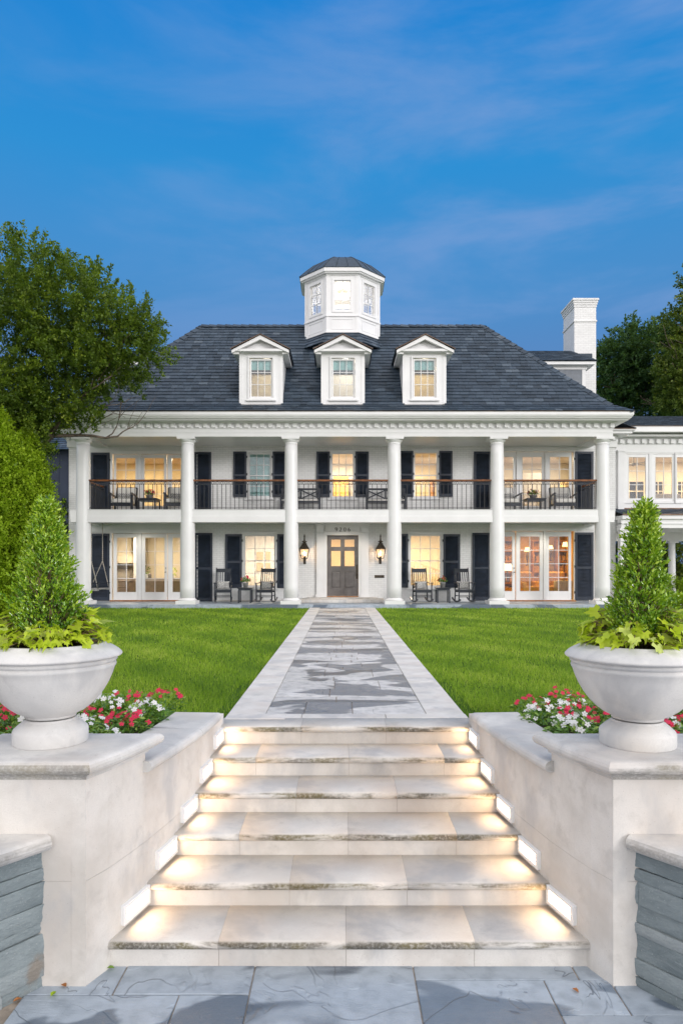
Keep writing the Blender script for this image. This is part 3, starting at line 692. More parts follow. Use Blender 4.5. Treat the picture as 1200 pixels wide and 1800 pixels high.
# --- window and door lists, photo pixels on the wall plane
FRENCH = [  # (outer x0,x1, top, bottom z, [leaf (x0,x1,glass x0,x1)], glass top, glass bottom)
    (197, 345, 797.5, BZ, [(200, 243, 203.7, 238), (248, 293, 253.7, 288), (294, 342, 302, 336)], 805, 889),
    (196, 346, 936.5, PZ + .05, [(199, 243.5, 205, 238.8), (248.5, 293.5, 255, 289), (294.5, 343, 303, 337)], 945, 1040.8),
    (863, 1008, 793, BZ, [(865, 907, 868, 901.7), (912, 957, 918, 952), (960, 1005, 966.6, 1000)], 803, 889),
    (862, 1009, 932.5, PZ + .05, [(864, 905.5, 866, 899.8), (906.5, 954.5, 913.9, 948), (959.5, 1004, 964.5, 998.9)], 943, 1039)]
WINS = [(434.5, 478.5, 794, 876.5, 439, 475, 799, 872.7, 'teal'), (580, 624, 794, 876.5, 584, 620, 799, 872.3, None), (726, 770, 793, 876, 729.5, 766, 798.3, 872.3, None),
        (426.5, 486, 938, 1034, 431, 483, 943, 1029, None), (717.5, 777.5, 937.5, 1034, 722, 773, 943, 1029, None)]
DOOR = (574.5, 629.7, 940.8, 1047.5)
OPEN = []
for f in FRENCH: OPEN.append((wx(f[0]), wx(f[1]), f[3], wz(f[2])))
for w in WINS: OPEN.append((wx(w[0]), wx(w[1]), wz(w[3]), wz(w[2])))
OPEN.append((wx(DOOR[0]), wx(DOOR[1]), wz(DOOR[3]), wz(DOOR[2])))
def holed(g, x0, x1, z0, z1, opens, y, t=.22):
    xs = sorted({x0, x1, *[v for o in opens for v in o[:2]]}); zs = sorted({z0, z1, *[v for o in opens for v in o[2:]]})
    for a, b in zip(xs, xs[1:]):
        for c, d in zip(zs, zs[1:]):
            mx, mz = (a + b) / 2, (c + d) / 2
            if not (x0 <= mx <= x1 and z0 <= mz <= z1) or any(o[0] < mx < o[1] and o[2] < mz < o[3] for o in opens): continue
            g.quad((a, y, c), (b, y, c), (b, y, d), (a, y, d)); g.quad((b, y + t, c), (a, y + t, c), (a, y + t, d), (b, y + t, d))
    for a, b, c, d in opens:
        g.quad((a, y, c), (a, y + t, c), (a, y + t, d), (a, y, d)); g.quad((b, y, c), (b, y, d), (b, y + t, d), (b, y + t, c))
        g.quad((a, y, d), (b, y, d), (b, y + t, d), (a, y + t, d)); g.quad((a, y, c), (b, y, c), (b, y + t, c), (a, y + t, c))
g = G(); holed(g, XL, XR, -.05, 6.15, OPEN, DW); g.build('front_wall', 'brick', H)
g = G()
for x in (XL, XR - .22): g.box(x, x + .22, DW + .22, 29.6, -.05, 6.15)
g.box(XL, XR, 29.6, 29.82, -.05, 6.15); g.build('side_wall', 'brick', H)

def frame(g, x0, x1, z0, z1, y0, y1, w, wt=None, wb=None):
    wt = wt or w; wb = w if wb is None else wb
    g.box(x0, x0 + w, y0, y1, z0, z1); g.box(x1 - w, x1, y0, y1, z0, z1)
    g.box(x0 + w, x1 - w, y0 + .0005, y1, z1 - wt, z1); g.box(x0 + w, x1 - w, y0 + .0005, y1, z0, z0 + wb)
def muntins(g, x0, x1, z0, z1, y0, y1, nc, nr, w=.022):
    for i in range(1, nc): x = x0 + (x1 - x0) * i / nc; g.box(x - w / 2, x + w / 2, y0, y1, z0, z1)
    for j in range(1, nr): z = z0 + (z1 - z0) * j / nr; g.box(x0, x1, y0 + .002, y1 - .002, z - w / 2, z + w / 2)
def leaf(parent, x0, x1, z0, z1, gx0, gx1, gz0, gz1, y, nc=2, nr=4, knob=None, name='french_door'):
    g = G(); g.box(x0, gx0, y, y + .05, z0, z1); g.box(gx1, x1, y, y + .05, z0, z1); g.box(gx0, gx1, y + .001, y + .049, gz1, z1); g.box(gx0, gx1, y + .001, y + .049, z0, gz0)
    frame(g, gx0 - .012, gx1 + .012, gz0 - .012, gz1 + .012, y - .008, y - .0005, .012)
    muntins(g, gx0, gx1, gz0, gz1, y + .004, y + .046, nc, nr)
    o = g.build(name, 'trim', parent, bevel=.004, seg=1)
    p = G(); p.box(gx0, gx1, y + .022, y + .028, gz0, gz1); p.build('pane', 'glass', o)
    if knob is not None:
        k = G(); k.lathe([(0, -.01), (.028, -.01), (.03, .0), (.03, .012), (0, .013)], 0, 0, 0, 14); k2 = G(); kz = z0 + 1.0
        k2.tube([(knob, y, kz), (knob, y - .05, kz)], .012, 8); k2.lathe([(0, -.03), (.022, -.024), (.03, 0), (.022, .024), (0, .03)], knob, y - .065, kz, 14); k2.tube([(knob, y - .001, kz + .14), (knob, y - .02, kz + .14)], .026, 12)
        k2.build('handle', 'chrome', o)
    return o
for fi, f in enumerate(FRENCH):
    x0, x1, zt = wx(f[0]), wx(f[1]), wz(f[2]); y = DW + .03
    fr = G(); frame(fr, x0 - .05, x1 + .05, f[3], zt + .06, DW - .035, DW + .03, .07, .08, .0001)
    ls = f[4]
    for a, b in zip(ls, ls[1:]):
        if b[0] - a[1] > 1.5: fr.box(wx(a[1]) + .003, wx(b[0]) - .003, DW - .02, DW + .09, f[3], zt - .025)
    fr.box(x0 - .09, x1 + .09, DW - .06, DW - .001, zt + .061, zt + .10)
    fo = fr.build('door_surround', 'trim', H, bevel=.005, seg=1)
    if fi in (1, 3): s_ = G(); s_.box(x0 - .02, x1 + .02, DW - .10, DW + .1, f[3] - .05, f[3] - .002); s_.build('threshold', 'wood_sill', fo)
    for li, (a, b, c, d) in enumerate(ls):
        kn = {(1, 1): wx(291.5), (3, 0): wx(903.2), (0, 1): wx(290.5), (2, 0): wx(904)}.get((fi, li))
        leaf(H, wx(a) + .004, wx(b) - .004, f[3] + .002, zt - .03, wx(c), wx(d), wz(f[6]), wz(f[5]), y, 2, 4, kn)
for (a, b, t_, bt, ga, gb_, gt, gbt, blind) in WINS:
    x0, x1, z0, z1 = wx(a), wx(b), wz(bt), wz(t_)
    g = G(); frame(g, x0 - .03, x1 + .03, z0 + .001, z1 + .03, DW - .03, DW + .035, .065, .07, .05); g.box(x0 - .09, x1 + .09, DW - .09, DW + .02, z0 - .045, z0); g.box(x0 - .06, x1 + .06, DW - .05, DW - .001, z1 + .031, z1 + .062)
    wo = g.build('window', 'trim', H, bevel=.004, seg=1)
    gx0, gx1, gz0, gz1 = wx(ga), wx(gb_), wz(gbt), wz(gt)
    g = G(); frame(g, x0 + .03, x1 - .03, z0 + .04, z1 - .03, DW + .036, DW + .075, max(.02, gx0 - x0 - .03)); muntins(g, gx0 - .01, gx1 + .01, gz0 - .01, gz1 + .01, DW + .04, DW + .07, 3, 4)
    zm = (gz0 + gz1) / 2; g.box(gx0 - .01, gx1 + .01, DW + .034, DW + .072, zm - .018, zm + .018)
    g.build('sash', 'trim', wo); p = G(); p.box(gx0 - .02, gx1 + .02, DW + .052, DW + .056, gz0 - .02, gz1 + .02); p.build('pane', 'glass', wo)
    if blind: p = G(); p.box(gx0 - .02, gx1 + .02, DW + .1, DW + .104, gz0 + .0, gz1 + .02); p.build('blind', blind, wo)
# shutters
def shutter(x0, x1, z0, z1, hinge=0):
    g = G(); y0, y1 = DW - .055, DW - .012; w = .065 if x1 - x0 < .55 else .08
    x0 += .006; x1 -= .006
    g.box(x0, x0 + w, y0, y1, z0, z1); g.box(x1 - w, x1, y0, y1, z0, z1); zm = z0 + (z1 - z0) * .48
    for a, b in ((z0, z0 + w * 1.6), (zm - w / 2, zm + w / 2), (z1 - w, z1)): g.box(x0 + w, x1 - w, y0 + .001, y1, a, b)
    for a, b in ((z0 + w * 1.6, zm - w / 2), (zm + w / 2, z1 - w)):
        n = int((b - a) / .048)
        for i in range(n):
            z = a + (b - a) * (i + .5) / n; g.extr([(y0 + .006, z - .020), (y0 + .009, z - .024), (y1 - .004, z + .016), (y1 - .008, z + .020)], x0 + w, x1 - w)
    g.box(x0 + w, x1 - w, y1 - .003, y1, z0 + w, z1 - w)
    o = g.build('shutter', 'shutter', H)
    if hinge:
        k = G(); hx = x1 if hinge > 0 else x0
        for q in (.12, .5, .88): zz = z0 + (z1 - z0) * q; k.box(hx - (0.0 if hinge > 0 else .03), hx + (.03 if hinge > 0 else 0), y0 - .004, y0 + .015, zz - .04, zz + .04)
        k.build('hinge', 'iron', o)
for (a, b, t_, bt, hi) in [(161, 193.6, 796, None, 1), (161, 193.6, 938, 1056, 1), (342, 372, 795, None, 0), (342, 374, 937, 1057, 0), (410, 434, 794, 874, 1), (479, 503, 794, 874, -1), (396, 426, 939, 1033, 1), (487, 517, 939, 1033.5, -1),
                       (556, 580, 794, 874, 1), (624, 648, 794, 874, -1), (702, 726, 793, 873.5, 1), (770.7, 794.7, 793, 873.5, -1), (687, 717, 938.5, 1032.7, 1), (778, 808, 939, 1032.7, -1), (831.7, 862, 794, None, 0), (829, 861, 936.7, 1055.7, 0),
                       (1009, 1041.7, 794, None, -1), (1009, 1041.7, 936, 1055.5, -1)]:
    shutter(wx(a), wx(b), BZ + .01 if bt is None else wz(bt), wz(t_), hi)
# front door
x0, x1, z0, z1 = wx(DOOR[0]), wx(DOOR[1]), wz(DOOR[3]), wz(DOOR[2])
g = G(); y = DW + .05; w = x1 - x0; pan = []
fx = lambda p: X_(500 + p / 6, DW); fz = lambda p: Z_(880 + p / 6, DW)
cols = [(fx(492), fx(590)), (fx(633), fx(735))]; rows = [(fz(487), fz(410)), (fz(690), fz(530)), (fz(920), fz(750))]
xsd = [x0 + .004, cols[0][0], cols[0][1], cols[1][0], cols[1][1], x1 - .004]; zsd = [z0 + .004, rows[2][0], rows[2][1], rows[1][0], rows[1][1], rows[0][0], rows[0][1], z1 - .004]
for i in (0, 2, 4): g.box(xsd[i], xsd[i + 1], y, y + .05, zsd[0], zsd[-1])
for i in (1, 3):
    for j in (0, 2, 4, 6): g.box(xsd[i], xsd[i + 1], y + .001, y + .049, zsd[j], zsd[j + 1])
    g.box(xsd[i], xsd[i + 1], y + .02, y + .045, zsd[1], zsd[2]); a, b, c, d = xsd[i] + .045, xsd[i + 1] - .045, zsd[1] + .045, zsd[2] - .045
    g.add([(a - .03, y + .02, c - .03), (b + .03, y + .02, c - .03), (b + .03, y + .02, d + .03), (a - .03, y + .02, d + .03), (a, y + .004, c), (b, y + .004, c), (b, y + .004, d), (a, y + .004, d)], [(4, 5, 6, 7), (0, 1, 5, 4), (1, 2, 6, 5), (2, 3, 7, 6), (3, 0, 4, 7)])
do = g.build('front_door', 'door', H, bevel=.006, seg=2)
g = G()
for c in cols:
    for r_ in rows[:2]: g.box(c[0] - .005, c[1] + .005, y + .022, y + .028, r_[0] - .005, r_[1] + .005)
g.build('pane', 'glass', do)
g = G(); hx = fx(763); g.box(hx - .035, hx + .035, y - .012, y - .001, fz(825), fz(675)); g.tube([(hx, y - .01, fz(800)), (hx, y - .07, fz(790)), (hx, y - .07, fz(740)), (hx, y - .01, fz(725))], .014, 8); g.tube([(hx, y - .012, fz(695)), (hx, y - .03, fz(695))], .024, 12); g.build('handle', 'bronze', do)
g = G(); g.box(x0, x1, DW - .05, DW + .12, z0 - .05, z0 - .003); g.build('threshold', 'wood_sill', do)
# door surround: casing, pilasters, entablature
g = G(); frame(g, x0 - .11, x1 + .11, z0 - .04, z1 + .12, DW - .06, DW + .05, .11, .12, .001)
frame(g, x0 - .145, x1 + .145, z0 - .04, z1 + .15, DW - .03, DW - .001, .035, .03, .001)
zt = fz(240)
for px0, px1 in ((338, 412), (806, 884)):
    a, b = fx(px0), fx(px1); g.box(a, b, DW - .09, DW - .001, z0 - .02, fz(345)); g.box(a - .03, b + .03, DW - .115, DW - .001, z0 - .04, z0 + .06); g.box(a - .02, b + .02, DW - .105, DW - .001, fz(352), fz(340))
    g.extr([(a - .01, fz(338)), (b + .01, fz(338)), (b + .01, fz(285)), (b + .05, fz(255)), (b + .07, zt), (a - .07, zt), (a - .05, fz(255)), (a - .01, fz(285))], DW - .10, DW - .001, 'y')
    for k in range(3): xx = a + (b - a) * (.25 + .25 * k); g.box(xx - .012, xx + .012, DW - .096, DW - .089, z0 + .08, fz(360))
g.box(fx(430), fx(795), DW - .04, DW - .001, z1 + .151, zt); g.build('door_surround', 'trim', H, bevel=.004, seg=1)
def digits(txt, x, y, z, h, mat, parent):
    c = bpy.data.curves.new('numeral', 'FONT'); c.body = txt; c.size = h * 1.42; c.extrude = .012; c.space_character = 1.42; c.offset = -.0
    t = bpy.data.objects.new('tmp', c); C.objects.link(t); bpy.context.view_layer.update()
    me = bpy.data.meshes.new_from_object(t.evaluated_get(bpy.context.evaluated_depsgraph_get())); C.objects.unlink(t); bpy.data.objects.remove(t)
    xs = [v.co.x for v in me.vertices]; cx = (min(xs) + max(xs)) / 2; o_ = org(parent)
    for v in me.vertices: a, b, cc = v.co; v.co = (a - cx + x - o_.x, y - cc - o_.y, b + z - o_.z)
    me.materials.clear(); me.materials.append(M[mat]); o = bpy.data.objects.new('house_number', me); C.objects.link(o); o.parent = parent; return o
# serif numerals drawn as strokes (thin and thick) on the panel over the door
def numerals(parent):
    h = fz(285) - fz(325); zb = fz(325); cs = [fx(545), fx(588), fx(636), fx(680)]; g = G(); y = DW - .055
    def stroke(pts, ws, cx):
        g.T = None; L_ = [(cx + p[0] * h, zb + p[1] * h) for p in pts]; vs = []
        for i, (a, b) in enumerate(L_):
            p0 = L_[max(i - 1, 0)]; p1 = L_[min(i + 1, len(L_) - 1)]; d = Vector((p1[0] - p0[0], p1[1] - p0[1])).normalized(); n = Vector((-d.y, d.x)) * ws[i] * h / 2
            vs += [(a + n.x, y, b + n.y), (a - n.x, y, b - n.y), (a + n.x, y + .016, b + n.y), (a - n.x, y + .016, b - n.y)]
        fs = []
        for i in range(len(L_) - 1):
            k = 4 * i; fs += [(k, k + 1, k + 5, k + 4), (k + 2, k + 6, k + 7, k + 3), (k, k + 4, k + 6, k + 2), (k + 1, k + 3, k + 7, k + 5)]
        fs += [(0, 2, 3, 1), (len(vs) - 4, len(vs) - 3, len(vs) - 1, len(vs) - 2)]; g.add(vs, fs)
    def ell(cx, cz, rx, rz, a0, a1, n=16): return [(cx + rx * math.cos(R(a0 + (a1 - a0) * i / n)), cz + rz * math.sin(R(a0 + (a1 - a0) * i / n))) for i in range(n + 1)]
    def w(pts, c): return [.09 + .13 * abs(math.cos(math.atan2(p[1] - c[1], (p[0] - c[0]) + 1e-6))) for p in pts]
    e = ell(0, .5, .26, .46, 0, 360, 28); stroke(e, w(e, (0, .5)), cs[2])
    e = ell(0, .29, .24, .25, 0, 360, 24); stroke(e, w(e, (0, .29)), cs[3]); t = ell(.10, .42, .34, .55, 185, 100, 10); stroke(t, [.2, .2, .2, .19, .17, .15, .13, .11, .09, .08, .07], cs[3]); stroke([(.10, .90), (.17, .86)], [.12, .14], cs[3])
    e = ell(0, .71, .24, .25, 0, 360, 24); stroke(e, w(e, (0, .71)), cs[0]); t = ell(-.10, .58, .34, .55, 5, -80, 10); stroke(t, [.2, .2, .2, .19, .17, .15, .13, .11, .09, .08, .07], cs[0]); stroke([(-.10, .10), (-.17, .14)], [.12, .14], cs[0])
    t = ell(0, .70, .23, .26, 160, -25, 12) + [(.08, .38), (-.1, .2), (-.25, .07)]; stroke(t, [.16, .12, .09, .09, .1, .12, .15, .18, .2, .2, .2, .19, .17, .15, .12, .1], cs[1]); stroke([(-.27, .05), (.22, .05), (.27, .2)], [.12, .14, .07], cs[1])
    o = g.build('house_number', 'numeral', parent)
numerals(H)
# mail slot
g = G(); a, b, c, d = fx(948), fx(1050), fz(815), fz(785); g.box(a, b, DW - .02, DW - .001, c, d); g.box(a + .03, b - .03, DW - .032, DW - .019, c + .025, d - .025); g.build('mail_slot', 'bronze', H, bevel=.004)

# --- porch floors, steps
CXS = [X_(p, DC) for p in (147, 330, 511.7, 692.5, 873, 1057.8)]
g = G(); g.box(-9.1, 9.2, 22.38, DW - .001, -.2, PZ); po = g.build('porch_floor', 'patio', H, bevel=.01)
g = G(); g.box(X_(527.5, 23.4), X_(676.7, 23.4), 23.42, DW - .001, PZ + .001, PZ + .12); g.box(X_(538, 23.9), X_(664, 23.9), 23.80, DW - .002, PZ + .121, wz(1048.5) - .02); g.build('entry_step', 'lime', H, bevel=.015)
g = G(); g.box(XL, fx(150), DW - .03, DW - .0015, PZ + .001, PZ + .05); g.build('base_course', 'lime', H)
# columns
for cx in CXS:
    g = G(); prof = [(.245 - .035 * max(0, (t - .33) / .67) ** 1.3, PZ + .20 + (5.42 - PZ - .20) * t) for t in [i / 14 for i in range(15)]]
    g.lathe(prof, cx, DC, 0, 40); o = g.build('column', 'white', H)
    b = G(); b.box(cx - .33, cx + .33, DC - .33, DC + .33, PZ + .001, PZ + .115); b.build('plinth', 'white', o, bevel=.006)
    b = G(); b.lathe([(.245, .115), (.29, .118), (.305, .14), (.29, .162), (.262, .168), (.258, .18), (.25, .205)], cx, DC, PZ, 40); b.build('base_ring', 'white', o)
    b = G(); b.lathe([(.21, 5.39), (.222, 5.395), (.222, 5.42), (.212, 5.425), (.214, 5.46), (.235, 5.475), (.265, 5.505), (.275, 5.53), (.275, 5.545)], cx, DC, 0, 40); b.box(cx - .295, cx + .295, DC - .295, DC + .295, 5.545, 5.619); b.build('capital', 'white', o)
# balcony slab
FB = 22.58
g = G(); g.box(-8.95, 9.05, FB, DW - .001, 2.90, BZ - .012); g.box(-8.97, 9.07, FB - .02, DW - .002, BZ - .011, BZ); g.box(-8.93, 9.03, FB - .012, FB + .35, 2.81, 3.02); g.box(-8.93, -8.6, FB + .351, DW - .001, 2.81, 2.899); g.box(8.68, 9.03, FB + .351, DW - .001, 2.81, 2.899)
g.build('balcony_floor', 'white', H, bevel=.006)
g = G(); n = 0; y = FB + .36
g.box(-8.6, 8.67, FB + .36, DW - .002, 2.885, 2.8995); g.build('porch_ceiling', 'white', H)
# entablature
EL, ER = -8.83, 8.93
g = G(); fy = 22.44
g.box(EL, ER, fy, fy + .55, 5.62, 5.875); g.box(EL, EL + .5, fy + .551, DW - .001, 5.62, 5.875); g.box(ER - .5, ER, fy + .551, DW - .001, 5.62, 5.875)
g.box(EL - .012, ER + .012, fy - .012, fy + .5, 5.74, 5.79)
g.box(EL - .03, ER + .03, fy - .03, DW - .001, 5.876, 5.90); g.box(EL, ER, fy, DW - .001, 5.901, 6.06)
g.box(EL - .12, ER + .12, fy - .12, DW - .0015, 6.061, 6.085); g.box(EL - .36, ER + .36, 22.08, DW + .6, 6.0855, 6.115); g.box(EL - .40, ER + .40, 22.04, DW + .6, 6.116, 6.14)
e0, e1, ey = EL - .50, ER + .47, 21.92
def crown(g, x0, x1, y0, zb, prof, yb):
    pts = [(x0, yb), (x0, y0), (x1, y0), (x1, yb)]; mould(pts, prof, g, False)
crown(g, e0, e1, ey, 0, [(-.1, 6.141), (-.08, 6.141), (-.06, 6.16), (-.03, 6.175), (-.015, 6.21), (0, 6.225), (0, 6.325), (-.1, 6.325)], DW + .5)
g.box(e0 + .05, e1 - .05, ey + .06, DW + .5, 6.1405, 6.30)
en = g.build('entablature', 'white', H)
g = G(); x = EL + .06
while x < ER - .1: g.box(x, x + .135, fy - .075, fy + .01, 5.905, 6.0605); x += .2665
y = fy + .2
while y < DW - .2:
    g.box(EL - .075, EL + .01, y, y + .135, 5.905, 6.0605); g.box(ER - .01, ER + .075, y, y + .135, 5.905, 6.0605); y += .2665
g.build('dentils', 'white', en)
g = G(); g.box(EL + .5, ER - .5, fy + .55, DW - .001, 5.665, 5.70); g.build('balcony_ceiling', 'white', H)
g = G(); g.box(e0 - .012, e1 + .012, ey - .015, ey + .3, 6.326, 6.345); g.box(e0 - .012, e0 + .3, ey + .301, DW + .5, 6.326, 6.345); g.box(e1 - .3, e1 + .012, ey + .301, DW + .5, 6.326, 6.345); g.build('copper_drip_edge', 'copper', H)
# head trim over the french doors (beaded board panels)
for (a, b, t_, bt) in [(160, 345, 783, 795.5), (862, 1042, 783, 791), (160, 345, 921, 935), (862, 1042, 921, 931)]:
    g = G(); g.box(wx(a), wx(b), DW - .02, DW - .001, wz(bt), wz(t_)); x = wx(a)
    while x < wx(b) - .1: g.box(x, x + .085, DW - .026, DW - .019, wz(bt) + .005, wz(t_) - .005); x += .092
    g.build('beaded_board', 'white', H)
# --- railings
def railing(xa, xb, y, n):
    r = G(); zt = 4.22; r.box(xa, xb, y - .035, y + .035, zt - .045, zt); r.box(xa, xb, y - .045, y + .045, zt - .012, zt + .014)
    o = r.build('balcony_railing', 'rail_wood', H, bevel=.012)
    b = G(); b.box(xa, xb, y - .012, y + .012, 3.285, 3.303); b.box(xa, xb, y - .012, y + .012, zt - .145, zt - .133); b.box(xa, xb, y - .016, y + .016, zt - .055, zt - .046); b.box(xa, xa + .03, y - .014, y + .014, BZ, zt - .05); b.box(xb - .03, xb, y - .014, y + .014, BZ, zt - .05)
    b.build('rail_bar', 'iron', o)
    sp = (xb - xa) / n; first = None
    for i in range(n):
        x = xa + sp * (i + .5)
        if first is None:
            q = G(); q.box(x - .009, x + .009, y - .009, y + .009, 3.303, zt - .145); q.box(x - .009, x + .009, y - .009, y + .009, 3.245, 3.285)
            rr = .036; cc = zt - .094; pts = [(x + rr * math.cos(k * math.pi / 7), y, cc + rr * math.sin(k * math.pi / 7)) for k in range(15)]; q.tube(pts, .0065, 4)
            for sx in (-1, 1):
                xx = x + sx * sp / 2; q.tube([(xx - sx * .004, y, zt - .06), (xx - sx * .022, y, zt - .094), (xx - sx * .004, y, zt - .13)], .005, 4)
                q.box(xx - .007 if sx < 0 else xx - .006, xx + .006 if sx < 0 else xx + .007, y - .02, y + .02, zt - .152, zt - .126)
            first = q.build('baluster', 'iron', o); fx_ = x; ORG[first.name] = org(o)
        else:
            c = first.copy(); C.objects.link(c); c.parent = o; c.location = (x - fx_, 0, 0)
for a, b in zip(CXS, CXS[1:]): railing(a + .2, b - .2, DC - .05, 20 if b - a < 3.44 else 21)
# side railings
def side_rail(x):
    zt = 4.22; g = G(); ya, yb = DC + .25, DW - .01; g.box(x - .035, x + .035, ya, yb, zt - .045, zt + .012); o = g.build('side_railing', 'rail_wood', H, bevel=.012)
    g = G(); g.box(x - .012, x + .012, ya, yb, 3.285, 3.303); g.box(x - .012, x + .012, ya, yb, zt - .145, zt - .133); y = ya + .06
    while y < yb: g.box(x - .0065, x + .0065, y - .0065, y + .0065, BZ, zt - .04); y += .12
    g.build('rail_bar', 'iron', o)
side_rail(CXS[0] + .06); side_rail(CXS[-1] - .06)

# ================= roofs =================
def cut_spans(a, b, t, holes):
    sp = [(a, b)]
    for h0, h1, tm in holes:
        if t > tm: continue
        sp = [q for x0, x1 in sp for q in ((x0, min(x1, h0)), (max(x0, h1), x1)) if q[1] - q[0] > .004]
    return sp
def slates(g, p0, u, v, n, uL, uR, vlen, exp=.2, wid=.27, th=.016, holes=()):
    """p0 origin, u along eave, v up the slope, n out; uL(t), uR(t) limits at slope distance t"""
    p0, u, v, n = Vector(p0), Vector(u).normalized(), Vector(v).normalized(), Vector(n).normalized(); rows = int(math.ceil(vlen / exp))
    for r_ in range(rows):
        t0, t1 = r_ * exp, min((r_ + 1) * exp + .02, vlen); x = uL(t0) - random.random() * wid
        while x < uR(t0):
            w = wid * random.uniform(.72, 1.25); a, b = x, x + w - .006; x += w
            a0, b0 = max(a, uL(t0)), min(b, uR(t0)); a1, b1 = max(a, uL(t1)), min(b, uR(t1))
            if b0 - a0 < .01: continue
            if holes:
                sp = cut_spans(a0, b0, (t0 + t1) / 2, holes)
                if sp != [(a0, b0)]:
                    if not sp: continue
                    a0, b0 = sp[0]; a1, b1 = max(a1, a0), min(b1, b0)
            if b1 < a1: a1 = b1 = (a1 + b1) / 2 if False else min(max((a + b) / 2, uL(t1)), uR(t1))
            lift = th * random.uniform(.8, 1.5); j = random.uniform(-.006, .006); q = lambda s_, t_, h_: p0 + u * s_ + v * t_ + n * h_
            vs = [q(a0, t0 + j, lift + .01), q(b0, t0 + j, lift + .01), q(b1, t1, .006), q(a1, t1, .006), q(a0, t0 + j, 0), q(b0, t0 + j, 0)]
            g.add(vs, [(0, 1, 2, 3), (4, 5, 1, 0), (4, 0, 3), (5, 2, 1)], min(1, max(0, random.gauss(.45, .26))))
def face_slates(g, a, b, c, d, exp=.2, wid=.27, holes=()):
    """quad a,b (eave) c,d (top: c above b, d above a)"""
    a, b, c, d = map(Vector, (a, b, c, d)); u = (b - a).normalized(); n = u.cross(d - a); 
    if n.length < 1e-6: n = u.cross(c - a)
    n.normalize(); 
    if n.z < 0: n = -n
    v = n.cross(u).normalized()
    if v.z < 0: v = -v
    vl = (d - a).dot(v); ud, uc, ub = (d - a).dot(u), (c - a).dot(u), (b - a).length
    slates(g, a, u, v, n, lambda t: ud * t / vl, lambda t: ub + (uc - ub) * t / vl, vl, exp, wid, holes=holes)
    if holes:
        ts = sorted({0, vl, *[h[2] for h in holes]})
        for t0, t1 in zip(ts, ts[1:]):
            for x0, x1 in cut_spans(-1e9, 1e9, (t0 + t1) / 2, holes):
                lim = lambda x, t: min(max(x, ud * t / vl), ub + (uc - ub) * t / vl)
                g.add([a + u * lim(x0, t0) + v * t0 - n * .02, a + u * lim(x1, t0) + v * t0 - n * .02, a + u * lim(x1, t1) + v * t1 - n * .02, a + u * lim(x0, t1) + v * t1 - n * .02], [(0, 1, 2, 3)], .2)
        return
    g.add([a - n * .02, b - n * .02, c - n * .02, d - n * .02], [(0, 1, 2, 3)], .2)
ZE, ZF, ZR = 6.345, 6.64, 10.5; RY = 25.9; FY = 22.4
E0, E1 = e0 - .02, e1 + .02; F0, F1 = -8.80, 8.90; R0, R1 = -5.28, 5.40
g = G()
face_slates(g, (E0, ey - .03, ZE), (E1, ey - .03, ZE), (F1, FY, ZF), (F0, FY, ZF), .2)
HOLES = [(X_(p, 22.46) - .66 - F0, X_(p, 22.46) + .66 - F0, 1.9) for p in (459, 602.5, 745.5)]
face_slates(g, (F0, FY, ZF), (F1, FY, ZF), (R1, RY, ZR), (R0, RY, ZR), .195, holes=HOLES)
BY = 2 * RY - FY
face_slates(g, (F1, FY, ZF), (F1, BY, ZF), (R1, RY, ZR), (R1, RY, ZR), .195)
face_slates(g, (F0, BY, ZF), (F0, FY, ZF), (R0, RY, ZR), (R0, RY, ZR), .195)
face_slates(g, (F1, BY, ZF), (F0, BY, ZF), (R0, RY, ZR), (R1, RY, ZR), .39, .5)
face_slates(g, (E1, ey, ZE), (E1, 24.6, ZE), (F1, 24.6, ZF), (F1, FY, ZF), .2); face_slates(g, (E0, 24.6, ZE), (E0, ey, ZE), (F0, FY, ZF), (F0, 24.6, ZF), .2)
# lower side skirts over the wider main block
SX0, SX1, SY, SZ = -10.32, 10.33, 23.92, 6.20
face_slates(g, (SX1, SY, SZ), (SX1, 30.4, SZ), (F1, 30.4, ZF + .06), (F1, SY, ZF + .06), .2); face_slates(g, (SX0, 30.4, SZ), (SX0, SY, SZ), (F0, SY, ZF + .06), (F0, 30.4, ZF + .06), .2)
rf = g.build('slate_roof', 'slate', H)
# hip and ridge caps
def caps(g, a, b, w=.17, ln=.3, lift=.03):
    a, b = Vector(a), Vector(b); d = (b - a); L_ = d.length; d.normalize(); side = d.cross(Vector((0, 0, 1))).normalized(); up = side.cross(d); k = 0; t = 0
    dr = .75 if abs(d.z) < .1 else .62
    while t < L_:
        t1 = min(L_, t + ln + .04); p, q = a + d * t, a + d * t1; tone = random.random()
        for s_ in (-1, 1):
            o0, o1 = side * w * s_ - up * w * dr, side * w * s_ - up * w * dr
            vs = [p + up * (lift + .02), p + o0 + up * (lift + .02), q + o1 + up * lift * .6, q + up * lift * .6, p + up * (lift), p + o0 + up * lift, q + o1, q]
            g.add(vs, [(0, 1, 2, 3), (0, 4, 5, 1), (1, 5, 6, 2)], tone)
        t += ln
for a_, b_ in (((F0, FY, ZF), (R0, RY, ZR)), ((F1, FY, ZF), (R1, RY, ZR)), ((F0, BY, ZF), (R0, RY, ZR)), ((F1, BY, ZF), (R1, RY, ZR)), ((R0, RY, ZR), (-1.2, RY, ZR)), ((1.35, RY, ZR), (R1, RY, ZR))):
    g = G(); caps(g, a_, b_); g.build('ridge_cap', 'slate', rf)
for a_, b_ in (((E0, ey, ZE), (F0, FY, ZF)), ((E1, ey, ZE), (F1, FY, ZF))):
    g = G(); caps(g, a_, b_, .12, .3, .015); g.build('ridge_cap', 'slate', rf)
